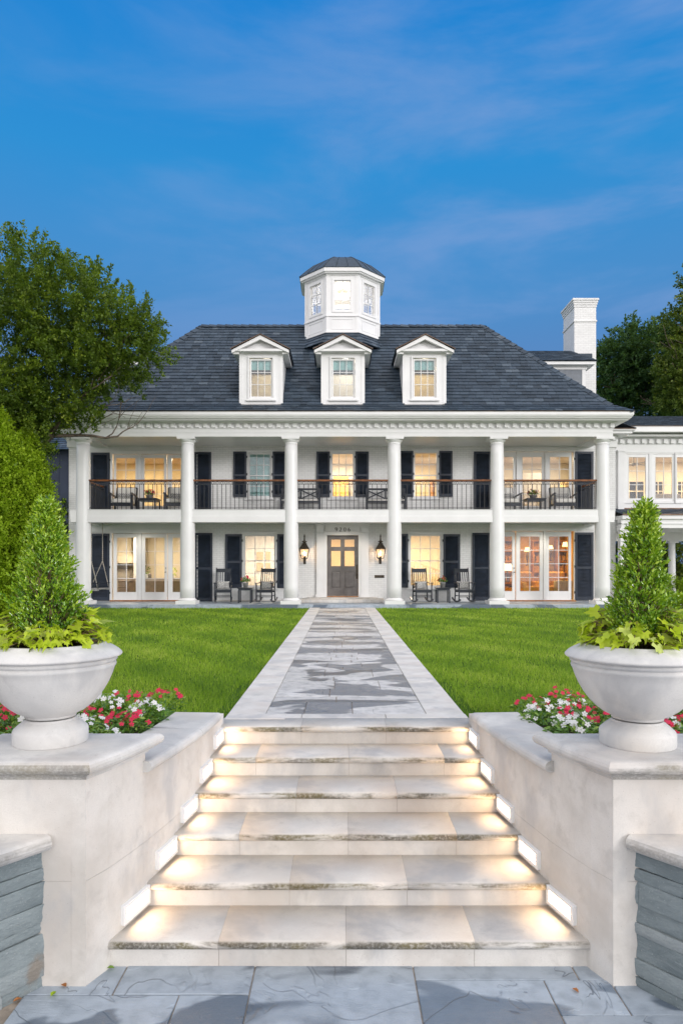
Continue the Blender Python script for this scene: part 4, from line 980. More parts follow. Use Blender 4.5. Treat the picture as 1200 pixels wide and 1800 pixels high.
# skirt eaves (boxed cornice of the main block)
for s in (-1, 1):
    g = G()
    a, b = (SX1 - 1.45, SX1) if s > 0 else (SX0, SX0 + 1.45)
    g.box(a + (.02 if s > 0 else 0), b - (0 if s > 0 else .02), SY + .04, 30.3, 6.13, 6.185)
    xa, xb = (XR - .3, XR + .40) if s > 0 else (XL - .40, XL + .3)
    g.box(xa, xb, SY + .10, 30.2, 6.04, 6.129); xa, xb = (XR - .4, XR + .05) if s > 0 else (XL - .05, XL + .4)
    g.box(xa, xb, DW - .05, 29.9, 5.62, 6.039)
    x = xa
    while x < xb - .1: g.box(x, x + .12, DW - .11, DW - .051, 5.86, 6.03); x += .2665
    y = DW + .05
    while y < 29.8: g.box(*((XR + .051, XR + .11) if s > 0 else (XL - .11, XL - .051)), y, y + .12, 5.86, 6.03); y += .2665
    g.build('side_cornice', 'white', H)
g = G(); g.box(SX1 - 1.3, SX1 + .012, SY - .012, SY + .05, 6.186, 6.199); g.box(SX0 - .012, SX0 + 1.3, SY - .012, SY + .05, 6.186, 6.199); g.build('copper_drip_edge', 'copper', H)

# --- front dormers
DF = 22.46
slope = (ZR - ZF) / (RY - FY)
ry = lambda z: FY + (z - ZF) / slope
def dormer(cx, gl, idx):
    zb, zt = Z_(711, DF), Z_(620.5, DF); hw = .705
    x0, x1 = cx - hw, cx + hw; gx0, gx1, gz0, gz1 = gl
    g = G(); op = [(gx0 - .06, gx1 + .06, gz0 - .07, gz1 + .06)]; holed(g, x0, x1, zb, zt, op, DF, .12)
    # cheeks
    for x in (x0, x1): g.quad((x, DF, zb), (x, ry(zb) + .15, zb), (x, ry(zt) + .05, zt), (x, DF, zt))
    for x in (x0 - .012, x1 - .1): g.box(x, x + .112, DF - .014, DF - .0005, zb, zt)
    zp = Z_(588, 22.2); ze = 8.43; hw2 = .93; yf = 22.2
    # pediment
    g.box(cx - hw2 + .05, cx + hw2 - .05, yf + .03, DF + .2, zt - .005, zt + .07)
    g.add([(cx - .80, DF - .04, zt + .07), (cx + .80, DF - .04, zt + .07), (cx, DF - .04, zp - .09)], [(0, 1, 2)])
    for s_ in (-1, 1):
        a = (cx + s_ * hw2, ze - .02); b = (cx, zp - .015); th = .13
        pr = [(a[0], a[1] - .02), (a[0], a[1] - th + .02), (b[0], b[1] - th * 1.05), b]
        if s_ < 0: pr = pr[::-1]
        g.extr(pr, yf, yf + .1, 'y')
        pr = [(cx + s_ * .72, zt + .095), (cx + s_ * .60, zt + .095), (cx, zp - .26), (cx, zp - .20)]
        g.extr(pr if s_ > 0 else pr[::-1], DF - .055, DF - .041, 'y')
        g.box(*sorted((cx + s_ * (hw2 - .03), cx + s_ * hw)), yf + .1, ry(ze), ze - .14, ze - .03)
    o = g.build('dormer', 'white', H)
    r_ = G(); top = ry(zp); es = hw2 + .03; sl = (zp - ze) / hw2; zee = zp - sl * es
    for s_ in (-1, 1):
        if s_ > 0: face_slates(r_, (cx + es, yf - .03, zee + .02), (cx + es, ry(zee) + .1, zee + .02), (cx, top + .1, zp + .02), (cx, yf - .03, zp + .02), .2)
        else: face_slates(r_, (cx - es, ry(zee) + .1, zee + .02), (cx - es, yf - .03, zee + .02), (cx, yf - .03, zp + .02), (cx, top + .1, zp + .02), .2)
    caps(r_, (cx, yf - .02, zp + .02), (cx, top, zp + .02), .09, .3, .02); r_.build('dormer_roof', 'slate', o)
    c = G()
    for s_ in (-1, 1): c.bar((cx + s_ * (es + .01), yf - .035, zee + .005), (cx, yf - .035, zp + .008), .02, .022)
    c.build('copper_drip_edge', 'copper', o)
    f = G(); frame(f, gx0 - .11, gx1 + .11, gz0 - .10, gz1 + .12, DF - .045, DF + .02, .055); frame(f, gx0 - .045, gx1 + .045, gz0 - .045, gz1 + .045, DF + .02, DF + .06, .05); muntins(f, gx0, gx1, gz0, gz1, DF + .024, DF + .055, 3, 3); f.box(gx0 - .16, gx1 + .16, DF - .075, DF - .001, gz0 - .155, gz0 - .105)
    f.build('window', 'trim', o, bevel=.004, seg=1); p = G(); p.box(gx0, gx1, DF + .036, DF + .04, gz0, gz1); p.build('pane', 'glass', o)
    b = G(); b.box(gx0 - .02, gx1 + .02, DF + .10, DF + .104, gz1 - .30, gz1 + .03); b.build('blind', 'teal', o)
    r = G(); x0 += .03; x1 -= .03; yb = DF + 1.35; y0 = DF + .13
    r.quad((x0, yb, zb), (x1, yb, zb), (x1, yb, zt - .02), (x0, yb, zt - .02)); r.quad((x0, y0, zb), (x0, yb, zb), (x0, yb, zt - .02), (x0, y0, zt - .02)); r.quad((x1, y0, zb), (x1, y0, zt - .02), (x1, yb, zt - .02), (x1, yb, zb)); r.quad((x0, y0, zt - .02), (x0, yb, zt - .02), (x1, yb, zt - .02), (x1, y0, zt - .02)); r.quad((x0, y0, zb + .02), (x1, y0, zb + .02), (x1, yb, zb + .02), (x0, yb, zb + .02))
    r.build('attic_room', ['room_cream', 'room_white', 'room_yellow'][idx], o)
    lamp('POINT', 'attic_light', (cx + .1, DF + .75, zt - .28), [9, 17, 10][idx], [(1, .86, .66), (1, .92, .80), (1, .84, .60)][idx], .1, parent=o)
def m_room(name, col): M[name] = plain(name, col, .8, .05, 1.5, .1, 20)
m_room('room_cream', (.80, .74, .60)); m_room('room_white', (.80, .77, .70)); m_room('room_yellow', (.78, .68, .45)); m_room('room_amber', (.66, .42, .07)); m_room('floor_wood', (.28, .15, .07)); m_room('ceiling_paint', (.78, .74, .66)); m_room('room_grey', (.42, .40, .36))
zx = lambda p: X_(380 + p / 2.727, DF); zz_ = lambda p: Z_(430 + p / 2.727, DF)
dormer(X_(459, DF), (zx(168), zx(263), zz_(728), zz_(554)), 0); dormer(X_(602.5, DF), (zx(560), zx(656), zz_(728), zz_(554)), 1); dormer(X_(745.5, DF), (zx(949), zx(1044), zz_(728), zz_(554)), 2)

# --- cupola
CUX, CUY = X_(601.5, 25.3), 25.9
def octa(a): 
    r_ = a / math.cos(R(22.5)); return [(CUX + r_ * math.cos(R(-112.5 + 45 * k)), CUY + r_ * math.sin(R(-112.5 + 45 * k))) for k in range(8)]
AP = 1.37; z_b, z_s, z_w0, z_w1, z_t = 9.74, 10.38, 10.55, 11.64, 11.82
cu = G()
side = 2 * AP * math.tan(R(22.5))
cp = G(); cw = G(); cpane = G(); croom = G()
for k in range(8):
    an = R(-90 + 45 * k); nx, ny = math.cos(an), math.sin(an); ux_, uy_ = -ny, nx
    T = Matrix(((ux_, -nx, 0, CUX + nx * AP), (uy_, -ny, 0, CUY + ny * AP), (0, 0, 1, 0), (0, 0, 0, 1)))   # local x along face, local y inward
    for gg in (cu, cw, cpane): gg.T = T
    hs = side / 2; wh = .30
    holed(cu, -hs, hs, z_b, z_t, [(-wh, wh, z_w0, z_w1)], 0, .09)
    cu.box(-hs - .012, -hs + .09, -.02, -.0005, z_b, z_t); cu.box(hs - .09, hs + .012, -.02, -.0005, z_b, z_t)
    cu.box(-hs - .02, hs + .02, -.045, -.0005, z_s - .05, z_s); cu.box(-hs - .03, hs + .03, -.06, -.0005, z_b, z_b + .05)
    frame(cu, -hs + .17, hs - .17, z_b + .13, z_s - .12, -.016, -.0005, .03)
    frame(cw, -wh - .07, wh + .07, z_w0 - .07, z_w1 + .07, -.03, .02, .075); frame(cw, -wh, wh, z_w0, z_w1, .02, .06, .03); muntins(cw, -wh + .03, wh - .03, z_w0 + .03, z_w1 - .03, .024, .055, 2, 3)
    cpane.box(-wh + .02, wh - .02, .036, .040, z_w0 + .02, z_w1 - .02)
co = cu.build('cupola', 'white', H); cw.build('window', 'trim', co); cpane.build('pane', 'glass', co)
g = G(); mould(octa(AP)[::1], [(0, z_t - .02), (.03, z_t - .02), (.04, z_t + .02), (.13, z_t + .03), (.14, z_t + .06), (.185, z_t + .075), (.195, z_t + .20), (0, z_t + .20)], g, True); g.build('cornice', 'trim', co)
g = G(); rings = [(AP + .21, z_t + .20), (AP + .215, z_t + .225), (AP - .02, z_t + .47), (AP - .30, z_t + .73), (AP - .62, z_t + .93), (AP - .95, z_t + 1.05), (.02, z_t + 1.09)]
R8 = [[(x, y, z) for x, y in octa(a)] for a, z in rings]
for j in range(len(R8) - 1):
    for k in range(8): g.quad(R8[j][k], R8[j][(k + 1) % 8], R8[j + 1][(k + 1) % 8], R8[j + 1][k], .55 + .1 * (k % 2))
for k in range(8): g.tube([R8[j][k] for j in range(1, len(R8))], .022, 5, .35)
for k in range(8):
    for q in (.33, .66): g.tube([Vector(R8[j][k]).lerp(Vector(R8[j][(k + 1) % 8]), q) + Vector((0, 0, .012)) for j in range(1, len(R8) - 2)], .008, 4, .3)
g.build('cupola_roof', 'slate', co)
g = G(); a, b = octa(AP + .01), octa(AP + .42)
for k in range(8): face_slates(g, (*b[k], 9.25), (*b[(k + 1) % 8], 9.25), (*a[(k + 1) % 8], z_b + .01), (*a[k], z_b + .01), .2)
g.build('slate_skirt', 'slate', co)
g = G(); oc = octa(AP - .1); g.add([(x, y, z_t - .03) for x, y in oc], [tuple(range(8))]); g.add([(x, y, 10.53) for x, y in oc], [tuple(range(8))[::-1]]); g.build('cupola_ceiling', 'room_white', co)
lamp('POINT', 'cupola_light', (CUX, CUY, 11.45), 85, (1, .96, .90), .15, parent=co)
g = G(); g.lathe([(0, 0), (.12, .02), (.16, .08), (.15, .14), (.05, .2), (.02, .26), (0, .26)], CUX, CUY, 11.52, 16); g.build('pendant', 'shade', co)

# --- chimney and side dormers
g = G(); a, b = X_(1008.5, 27.6), X_(1047, 27.6); c0, c1 = 27.6, 28.95; zt = Z_(523, 27.5)
g.box(a, b, c0, c1, 0, zt - .95); g.box(a - .03, b + .03, c0 - .03, c1 + .03, zt - .949, zt - .87); g.box(a + .0, b - .0, c0 + .0, c1, zt - .869, zt - .35)
for k, e in enumerate((.02, .04, .06, .09)): g.box(a - e, b + e, c0 - e, c1 + e, zt - .349 + k * .085, zt - .349 + (k + 1) * .085 - .001)
ch = g.build('chimney', 'brick', H, bevel=.008, seg=1)
g = G(); g.box(a - .25, b - .2, c0 - .12, c1 - .3, Z_(618, 27.3) - .25, Z_(618, 27.3) - .02); g.build('flashing', 'slate', ch)
def side_dormer(s):
    # a hipped wall dormer standing on the end slope, ridge across the house
    yc, hw = 26.75, .95; ye0, ye1 = yc - hw, yc + hw; out = 9.12 * s + .1; ze = Z_(640, ye0 - .2); zr = Z_(617, yc)
    inn = s * 6.4
    g = G(); x0, x1 = sorted((out, s * 7.0)); g.box(x0, x1, ye0, ye1, 6.6, ze - .02)
    o = g.build('side_dormer', 'greysiding', H)
    t = G(); xo = out
    t.box(*sorted((xo + .012 * s, xo - .12 * s)), ye0 - .014, ye0 + .12, 6.6, ze - .021); t.box(*sorted((xo + .28 * s, inn)), ye0 - .25, ye1 + .25, ze - .02, ze + .10); t.box(*sorted((xo + .06 * s, inn)), ye0 - .03, ye0 + .02, ze - .15, ze - .021)
    t.build('trim', 'white', o)
    r_ = G(); e0_, e1_ = ye0 - .3, ye1 + .3; xe = xo + .33 * s; rx = xo - .25 * s; zt_ = ze + .11
    A, B, Cc, D = (inn, e0_, zt_), (xe, e0_, zt_), (rx, yc, zr), (inn, yc, zr)
    if s > 0: face_slates(r_, A, B, Cc, D, .15); face_slates(r_, B, (xe, e1_, zt_), Cc, Cc, .15); face_slates(r_, (xe, e1_, zt_), (inn, e1_, zt_), D, Cc, .3)
    else: face_slates(r_, B, A, D, Cc, .15); face_slates(r_, (xe, e1_, zt_), B, Cc, Cc, .15); face_slates(r_, (inn, e1_, zt_), (xe, e1_, zt_), Cc, D, .3)
    r_.build('dormer_roof', 'slate', o)
side_dormer(1); side_dormer(-1)

# ================= right wing =================
VW = 25.1; vx = lambda p: X_(p, VW); vz = lambda p: Z_(p, VW); WR = 15.5
wins = [(1104.3, 1133.5), (1151, 1180), (1188.7, 1218), (1238, 1267)]; op = [(vx(a) - .13, vx(b) + .13, vz(876) - .13, vz(804) + .13) for a, b in wins]
op[1] = (op[1][0], vx(1184.3) - .01, *op[1][2:]); op[2] = (vx(1184.3) + .01, *op[2][1:])
g = G(); holed(g, XR, WR, 3.2, 6.05, op, VW, .15); g.build('wing_wall', 'white', H)
for (a, b), o_ in zip(wins, op):
    leaf(H, o_[0] + .01, o_[1] - .01, o_[2] + .01, o_[3] - .01, vx(a), vx(b), vz(876), vz(804), VW - .01, 2, 3, None, 'casement_window')
    f = G(); frame(f, o_[0] - .05, o_[1] + .05, o_[2] - .05, o_[3] + .05, VW - .035, VW - .0005, .055); f.build('window_casing', 'trim', H)
g = G(); g.box(vx(1083.5), vx(1094), VW - .12, VW - .001, vz(897), vz(795)); g.box(vx(1082.5), vx(1095.6), VW - .15, VW - .002, vz(795), vz(791.5)); g.box(vx(1082.5), vx(1096), VW - .15, VW - .002, vz(900), vz(896))
g.box(XR, WR, VW - .05, VW - .0015, vz(796), vz(781)); g.box(XR, WR, VW - .08, VW - .002, vz(781) + .0005, vz(770)); g.box(XR, WR, VW - .35, VW + .01, vz(770) + .0005, vz(766)); g.box(XR + .45, WR, VW - .62, VW, vz(766) + .03, vz(757.5) + .04)
x = XR + .35
while x < WR: g.box(x, x + .13, VW - .15, VW - .079, vz(780.5), vz(773)); x += .2665
g.build('wing_cornice', 'white', H)
g = G(); g.box(XR + .44, WR, VW - .635, VW - .5, vz(757.5) + .041, vz(757.5) + .06); g.build('copper_drip_edge', 'copper', H)
g = G(); ez = vz(757.5) + .06; face_slates(g, (SX1 - .02, VW - .64, ez), (WR, VW - .64, ez), (WR, 27.3, 7.35), (SX1 - .02, 27.3, 7.35), .17); face_slates(g, (WR, 30, ez), (SX1, 30, ez), (SX1, 27.3, 7.35), (WR, 27.3, 7.35), .34)
g.build('wing_roof', 'slate', H)
# covered passage below
PSY = 24.0; pzb = Z_(928, PSY); pzt = Z_(906, PSY)
g = G(); g.box(XR + .001, WR, PSY, PSY + .35, pzb, pzt - .13); g.box(XR + .001, WR, PSY - .04, PSY + .35, pzt - .30, pzt - .27); g.box(XR + .001, WR, PSY - .10, PSY + .5, pzt - .129, pzt); g.box(XR + .001, WR, PSY + .351, VW + 3.3, pzb + .04, pzb + .1); g.box(XR + .001, WR, 28.0, 28.3, Z_(951, 28), pzb + .039)
g.box(XR - .02, vx(1091), PSY + .02, PSY + .25, 0, pzb - .08); g.box(XR - .05, vx(1093), PSY - .01, PSY + .28, pzb - .079, pzb - .0005); g.box(XR - .02, vx(1091), PSY - .01, PSY + .28, 0, .16)
g.box(XR + .001, WR, PSY + .501, VW - .002, pzb + .101, pzt + .0); g.build('passage_beam', 'white', H)
g = G(); face_slates(g, (XR, PSY - .12, pzt + .03), (WR, PSY - .12, pzt + .03), (WR, VW - .01, vz(895)), (XR, VW - .01, vz(895)), .2); g.build('passage_roof', 'slate', H)
g = G(); g.box(XR, WR, PSY - .14, PSY - .1, pzt + .001, pzt + .045); g.box(XR + .5, WR, VW - .06, VW - .052, vz(896), vz(893)); g.build('copper_drip_edge', 'copper', H)
g = G(); g.box(XR, WR + 1, 22.6, 30.5, -.02, .02); tag(g.build('driveway', 'lime'), kind='structure')
for i, px in enumerate((1183, 1330)):
    g = G(); x = X_(px, 28); zc = Z_(951, 28); g.lathe([(.15, .12), (.145, zc * .4), (.125, zc - .12), (.13, zc - .1), (.15, zc - .08)], x, 28.15, 0, 24); g.box(x - .2, x + .2, 27.95, 28.35, 0, .12); g.box(x - .19, x + .19, 27.96, 28.34, zc - .08, zc - .0005); g.build('passage_column', 'white', H)
def downlight(x, y, z, pw=9):
    g = G(); g.lathe([(.085, 0), (.085, -.012), (.105, -.014), (.11, 0)], x, y, z, 24); o = g.build('downlight', 'trim', H); g = G(); g.lathe([(0, -.004), (.085, -.006), (.085, -.001), (0, -.001)], x, y, z, 20); g.build('lens', 'bulb', o)
    lamp('SPOT', 'downlight_beam', (x, y, z - .05), pw, (1, .90, .76), .08, parent=o); bpy.context.scene.objects[-1] if False else None
for px, py in ((1099.5, 936), (1174, 936.5)):
    zc = pzb + .04; d = (EYE - zc) * F / (HZ - py) * -1; d = (zc - EYE) * F / (HZ - py); downlight(X_(px, d), d, zc, 30)
downlight(X_(950, 23.7), 23.7, 2.884, 60); downlight(X_(238, 23.7), 23.7, 2.884, 40); downlight(X_(601, 23.7), 23.7, 2.884, 40)

# ================= rooms =================
def room(name, x0, x1, z0, z1, y1, wall, pw, col, lx=None, floor='floor_wood', y0=DW + .225):
    g = G(); g.quad((x0, y1, z0), (x1, y1, z0), (x1, y1, z1), (x0, y1, z1)); g.quad((x0, y0, z0), (x0, y1, z0), (x0, y1, z1), (x0, y0, z1)); g.quad((x1, y1, z0), (x1, y0, z0), (x1, y0, z1), (x1, y1, z1))
    o = g.build('room_wall', wall, H); g = G(); g.quad((x0, y0, z1), (x0, y1, z1), (x1, y1, z1), (x1, y0, z1)); g.build('room_ceiling', 'ceiling_paint', o); g = G(); g.quad((x0, y0, z0), (x1, y0, z0), (x1, y1, z0), (x0, y1, z0)); g.build('room_floor', floor, o)
    n = max(1, round((x1 - x0) / 2.6))
    for i in range(n): lamp('AREA', 'ceiling_light', (x0 + (x1 - x0) * (i + .5) / n, (y0 + y1) / 2 + .2, z1 - .05), pw / n, col, .5, parent=o)
    return o
WARM = (1, .80, .52)
room('kitchen', -9.4, -4.1, .15, 2.75, 28.9, 'room_cream', 170, (1, .82, .58))
room('hall', -4.0, -1.45, .15, 2.75, 28.9, 'room_white', 130, (1, .88, .68))
room('entry', -1.35, 1.5, .15, 2.75, 28.9, 'room_yellow', 110, (1, .70, .36))
room('study', 1.6, 4.1, .15, 2.75, 28.9, 'room_yellow', 140, (1, .84, .60))
room('living', 4.2, 9.4, .15, 2.75, 28.9, 'room_amber', 150, (1, .57, .08))
room('bed1', -9.4, -4.1, BZ, 5.6, 28.2, 'room_yellow', 150, (1, .80, .52))
room('bed2', -4.0, -1.45, BZ, 5.6, 28.2, 'room_white', 90, (1, .90, .74))
room('landing', -1.35, 1.5, BZ, 5.6, 28.2, 'room_white', 130, (1, .84, .60))
room('bath', 1.6, 4.1, BZ, 5.6, 28.2, 'room_yellow', 95, (1, .82, .55))
room('bed3', 4.2, 9.4, BZ, 5.6, 28.2, 'room_cream', 130, (1, .82, .56))
room('wing', XR + .3, WR - .1, 3.4, 5.75, 28.8, 'room_cream', 170, (1, .82, .56), y0=VW + .16)
# ================= porch furniture (built once at the origin facing -y, then copied) =================
def rocking_chair():
    t = thing('rocking_chair', '', 'rocking chair', (0, 0, 0), 'black rocking chairs on the lower porch')
    def rk(x): 
        g = G(); g.T = None; pts = [(x, -.42 + .96 * i / 12, .035 + .11 * ((i - 5.5) / 6.5) ** 2) for i in range(13)]
        for a, b in zip(pts, pts[1:]): g.bar(a, b, .035, .05)
        return g
    for s in (-1, 1):
        rk(.27 * s).build('rocker', 'black_wood', t)
        g = G(); g.tube([(.27 * s, -.26, .07), (.27 * s, -.27, .66)], .022, 8); g.build('leg', 'black_wood', t)
        g = G(); g.tube([(.26 * s, .24, .08), (.25 * s, .22, .44)], .022, 8); g.build('leg', 'black_wood', t)
        g = G(); g.box(.27 * s - .05, .27 * s + .05, -.33, .25, .66, .685); g.build('armrest', 'black_wood', t, bevel=.01)
    g = G(); g.box(-.28, .28, -.29, .24, .40, .445)
    for y in (-.26, .22): g.box(-.26, .26, y - .012, y + .012, .345, .399)
    g.tube([(-.26, -.26, .2), (.26, -.26, .2)], .012, 6); g.tube([(-.26, .22, .22), (.26, .22, .22)], .012, 6)
    for s in (-1, 1): g.tube([(.265 * s, -.26, .24), (.255 * s, .23, .24)], .012, 6)
    g.build('seat', 'black_wood', t, bevel=.006)
    g = G(); top = lambda z: .22 + (z - .42) * .22
    for s in (-1, 1): g.tube([(.25 * s, top(.42), .42), (.25 * s, top(1.19), 1.19)], [.022, .02], 8)
    g.bar((-.25, top(1.1), 1.1), (.25, top(1.1), 1.1), .025, .13); g.bar((-.25, top(.52), .52), (.25, top(.52), .52), .025, .05)
    for i in range(6): x = -.19 + .38 * i / 5; g.bar((x, top(.53), .53), (x, top(1.06), 1.06), .028, .014)
    g.build('backrest', 'black_wood', t)
    return t
def pillow(name, mat, label, w, h, group):
    g = G(); n, m = 14, 10; vs = []
    for sd in (1, -1):
        for i in range(n + 1):
            for j in range(m + 1):
                u, v = i / n * 2 - 1, j / m * 2 - 1; b = (max(0, 1 - u ** 4) * max(0, 1 - v ** 4)) ** .5; pin = 1 - .06 * (1 - abs(u)) * abs(v) - .06 * (1 - abs(v)) * abs(u)
                vs.append((u * w / 2 * pin, -sd * .07 * b, v * h / 2 * pin))
    q = m + 1; fs = [(i * q + j, (i + 1) * q + j, (i + 1) * q + j + 1, i * q + j + 1) for i in range(n) for j in range(m)]; k = (n + 1) * q
    fs += [tuple(k + x for x in f[::-1]) for f in fs]; g.add(vs, fs, .5, True)
    return tag(g.build(name, mat), label, 'pillow', group)
def at(px, d, z): return (X_(px, d), d, z)
rc = rocking_chair(); lab = ['black rocking chair between the tall shutter and the flower table, left half of the porch', 'black rocking chair in front of the left window beside the flower table', 'black rocking chair in front of the right window, left of its flower table', 'black rocking chair in front of the shutters right of the pink flower table']
pls = ['patterned pillow on the leftmost rocking chair', 'patterned pillow on the rocking chair before the left window', 'patterned pillow on the rocking chair before the right window', 'patterned pillow on the rightmost rocking chair']
p0 = pillow('throw_pillow', 'medal', '', .42, .28, 'patterned pillows on the rocking chairs'); 
for i, (px, rz) in enumerate(((392.5, .12), (467.5, -.14), (741, .16), (815.5, .13))):
    c = rc if i == 0 else copy_tree(rc); loc = at(px, 23.55, PZ + .012); place(c, loc, rz, lab[i])
    p = p0 if i == 0 else copy_tree(p0); place(p, (loc[0] - .02 * (1 if rz > 0 else -1), loc[1] + .12, PZ + .60), rz, pls[i]); p.rotation_euler = (R(-13), 0, rz)
def side_table(label, w=.46, h=.52, mat='black_wood', group='small black side tables on the lower porch'):
    t = thing('side_table', label, 'table', (0, 0, 0), group)
    g = G(); g.box(-w / 2 - .02, w / 2 + .02, -w / 2 - .02, w / 2 + .02, h - .03, h); g.box(-w / 2 + .01, w / 2 - .01, -w / 2 + .01, w / 2 - .01, h - .09, h - .031); g.build('tabletop', mat, t, bevel=.004)
    for sx in (-1, 1):
        for sy in (-1, 1): g = G(); x, y = sx * (w / 2 - .025), sy * (w / 2 - .025); g.box(x - .022, x + .022, y - .022, y + .022, 0, h - .09); g.build('leg', mat, t)
    return t
def flower_pot(label, mat, petal, group, tall=1.0, potr=.1):
    t = thing('flower_pot', label, 'flower pot', (0, 0, 0), group)
    g = G(); g.lathe([(0, 0), (potr * .72, 0), (potr * .95, .15 * tall), (potr * 1.05, .155 * tall), (potr * 1.05, .175 * tall), (potr * .92, .175 * tall), (potr * .9, .15 * tall), (0, .15 * tall)], 0, 0, 0, 20); g.build('pot', mat, t)
    n = 170; d = unit(n); d[:, 2] = np.abs(d[:, 2]) + .15; P = np.array([0, 0, .18 * tall]) + d * RNG.uniform(.03, .15, (n, 1)); 
    scatter('foliage', 'vinca', t, LEAF, LEAF_F, P, d + RNG.normal(size=(n, 3)) * .3, unit(n), RNG.uniform(.04, .07, n), RNG.uniform(.2, .9, n))
    m = 13; d = unit(m); d[:, 2] = np.abs(d[:, 2]) + .25; P = np.array([0, 0, .20 * tall]) + d * RNG.uniform(.13, .19, (m, 1)); flowers(t, 'petal_' + petal, P, d + np.array([0, -.8, 0]), RNG.uniform(.03, .042, m))
    return t
a = side_table('narrow black side table with a grey pot of red flowers, between the left rocking chairs'); place(a, at(431.5, 23.6, PZ + .001))
b = copy_tree(a); place(b, at(777.5, 23.6, PZ + .001), 0, 'narrow black side table with a grey pot of pink flowers, between the right rocking chairs')
f = flower_pot('zinc pot of red flowers on the side table between the left rocking chairs', 'grey_pot', 'r', 'flower pots'); place(f, at(431.5, 23.6, PZ + .522))
f2 = copy_tree(f); place(f2, at(777.5, 23.6, PZ + .522), 1.7, 'grey pot of bright pink flowers on the side table between the right rocking chairs')
# balcony lounge chairs
def lounge():
    t = thing('lounge_chair', '', 'armchair', (0, 0, 0), 'cushioned lounge chairs on the balcony')
    for s in (-1, 1):
        g = G(); g.box(.37 * s - .03, .37 * s + .03, -.36, -.30, 0, .56); g.build('leg', 'black_wood', t)
        g = G(); g.box(.37 * s - .03, .37 * s + .03, .30, .36, 0, .50); g.build('leg', 'black_wood', t)
        g = G(); g.bar((.37 * s, -.40, .60), (.37 * s, .38, .53), .075, .03); g.build('armrest', 'black_wood', t, bevel=.008)
    g = G(); g.box(-.34, .34, -.35, .35, .20, .27); g.box(-.34, .34, -.352, -.31, .16, .199); g.bar((-.34, .34, .27), (-.34, .52, .86), .05, .03); g.bar((.34, .34, .27), (.34, .52, .86), .05, .03); g.bar((-.34, .53, .86), (.34, .53, .86), .03, .06); g.build('frame', 'black_wood', t)
    g = G(); g.box(-.33, .33, -.36, .28, .275, .42); g.build('seat_cushion', 'cushion', t, bevel=.045, seg=3)
    g = G(); g.T = Matrix.Translation((0, .36, .42)) @ Matrix.Rotation(R(-16), 4, 'X'); g.box(-.32, .32, -.08, .07, 0, .46); g.build('back_cushion', 'cushion', t, bevel=.05, seg=3)
    return t
lc = lounge(); lp = pillow('lumbar_pillow', 'chev', '', .52, .24, 'chevron pillows on the balcony chairs')
names = ['leftmost on balcony', 'right of the left balcony table', 'left of the right balcony table', 'rightmost on balcony']
for i, (px, rz) in enumerate(((217.5, 0.06), (311, .12), (891, .08), (989, -.06))):
    c = lc if i == 0 else copy_tree(lc); loc = at(px, 23.5, BZ + .002); place(c, loc, rz, 'black lounge chair with cream cushions, ' + names[i])
    p = lp if i == 0 else copy_tree(lp); place(p, (loc[0], loc[1] + .17, BZ + .53), rz, 'chevron pillow on the balcony lounge chair ' + names[i]); p.rotation_euler = (R(-14), 0, rz)
def low_table(label):
    t = side_table(label, .62, .43, group='low black tables on the balcony'); t.name = 'low_table'; return t
a = low_table('low black table with a pot of red flowers between the left balcony chairs'); place(a, at(262.5, 23.45, BZ + .001))
b = copy_tree(a); place(b, at(938, 23.45, BZ + .001), 0, 'low black table with a pot of dark red flowers between the right balcony chairs')
f = flower_pot('grey bowl of red flowers on the low table on the left of the balcony', 'grey_pot', 'r', 'flower pots', .7, .13); place(f, at(263, 23.4, BZ + .433))
f2 = copy_tree(f); place(f2, at(936, 23.4, BZ + .433), 2.2, 'grey bowl of red flowers on the low table on the right of the balcony')
# x-back benches
def bench():
    t = thing('porch_bench', '', 'bench', (0, 0, 0), 'black benches on the balcony'); w = .67
    for sx in (-1, 1):
        g = G(); g.box(sx * w - .03, sx * w + .03, -.28, -.22, 0, .60); g.build('leg', 'black_wood', t); g = G(); g.box(sx * w - .03, sx * w + .03, .22, .28, 0, .88); g.build('leg', 'black_wood', t)
        g = G(); g.box(sx * w - .035, sx * w + .035, -.30, .22, .60, .63); g.build('armrest', 'black_wood', t)
    g = G(); g.box(-w, w, -.27, .24, .33, .38); g.build('seat', 'black_wood', t)
    g = G(); g.box(-w, w, .235, .265, .81, .88); g.box(-w, w, .235, .265, .46, .51); g.box(-.025, .025, .235, .265, .51, .81)
    for s in (-1, 1):
        a0, a1 = sorted((s * .03, s * (w - .03)))
        g.bar((a0, .25, .52), (a1, .25, .80), .035, .04); g.bar((a0, .245, .80), (a1, .245, .52), .035, .04)
    g.build('backrest', 'black_wood', t); g = G(); g.box(-w + .04, w - .04, -.26, .22, .382, .45); g.build('cushion', 'cushion', t, bevel=.02)
    return t
b = bench(); place(b, at(528, 23.95, BZ + .002), 0, 'black x-backed bench with white cushion on the balcony left of the middle window'); b2 = copy_tree(b); place(b2, at(678, 23.95, BZ + .002), 0, 'black x-backed bench with white cushion on the balcony right of the middle window')
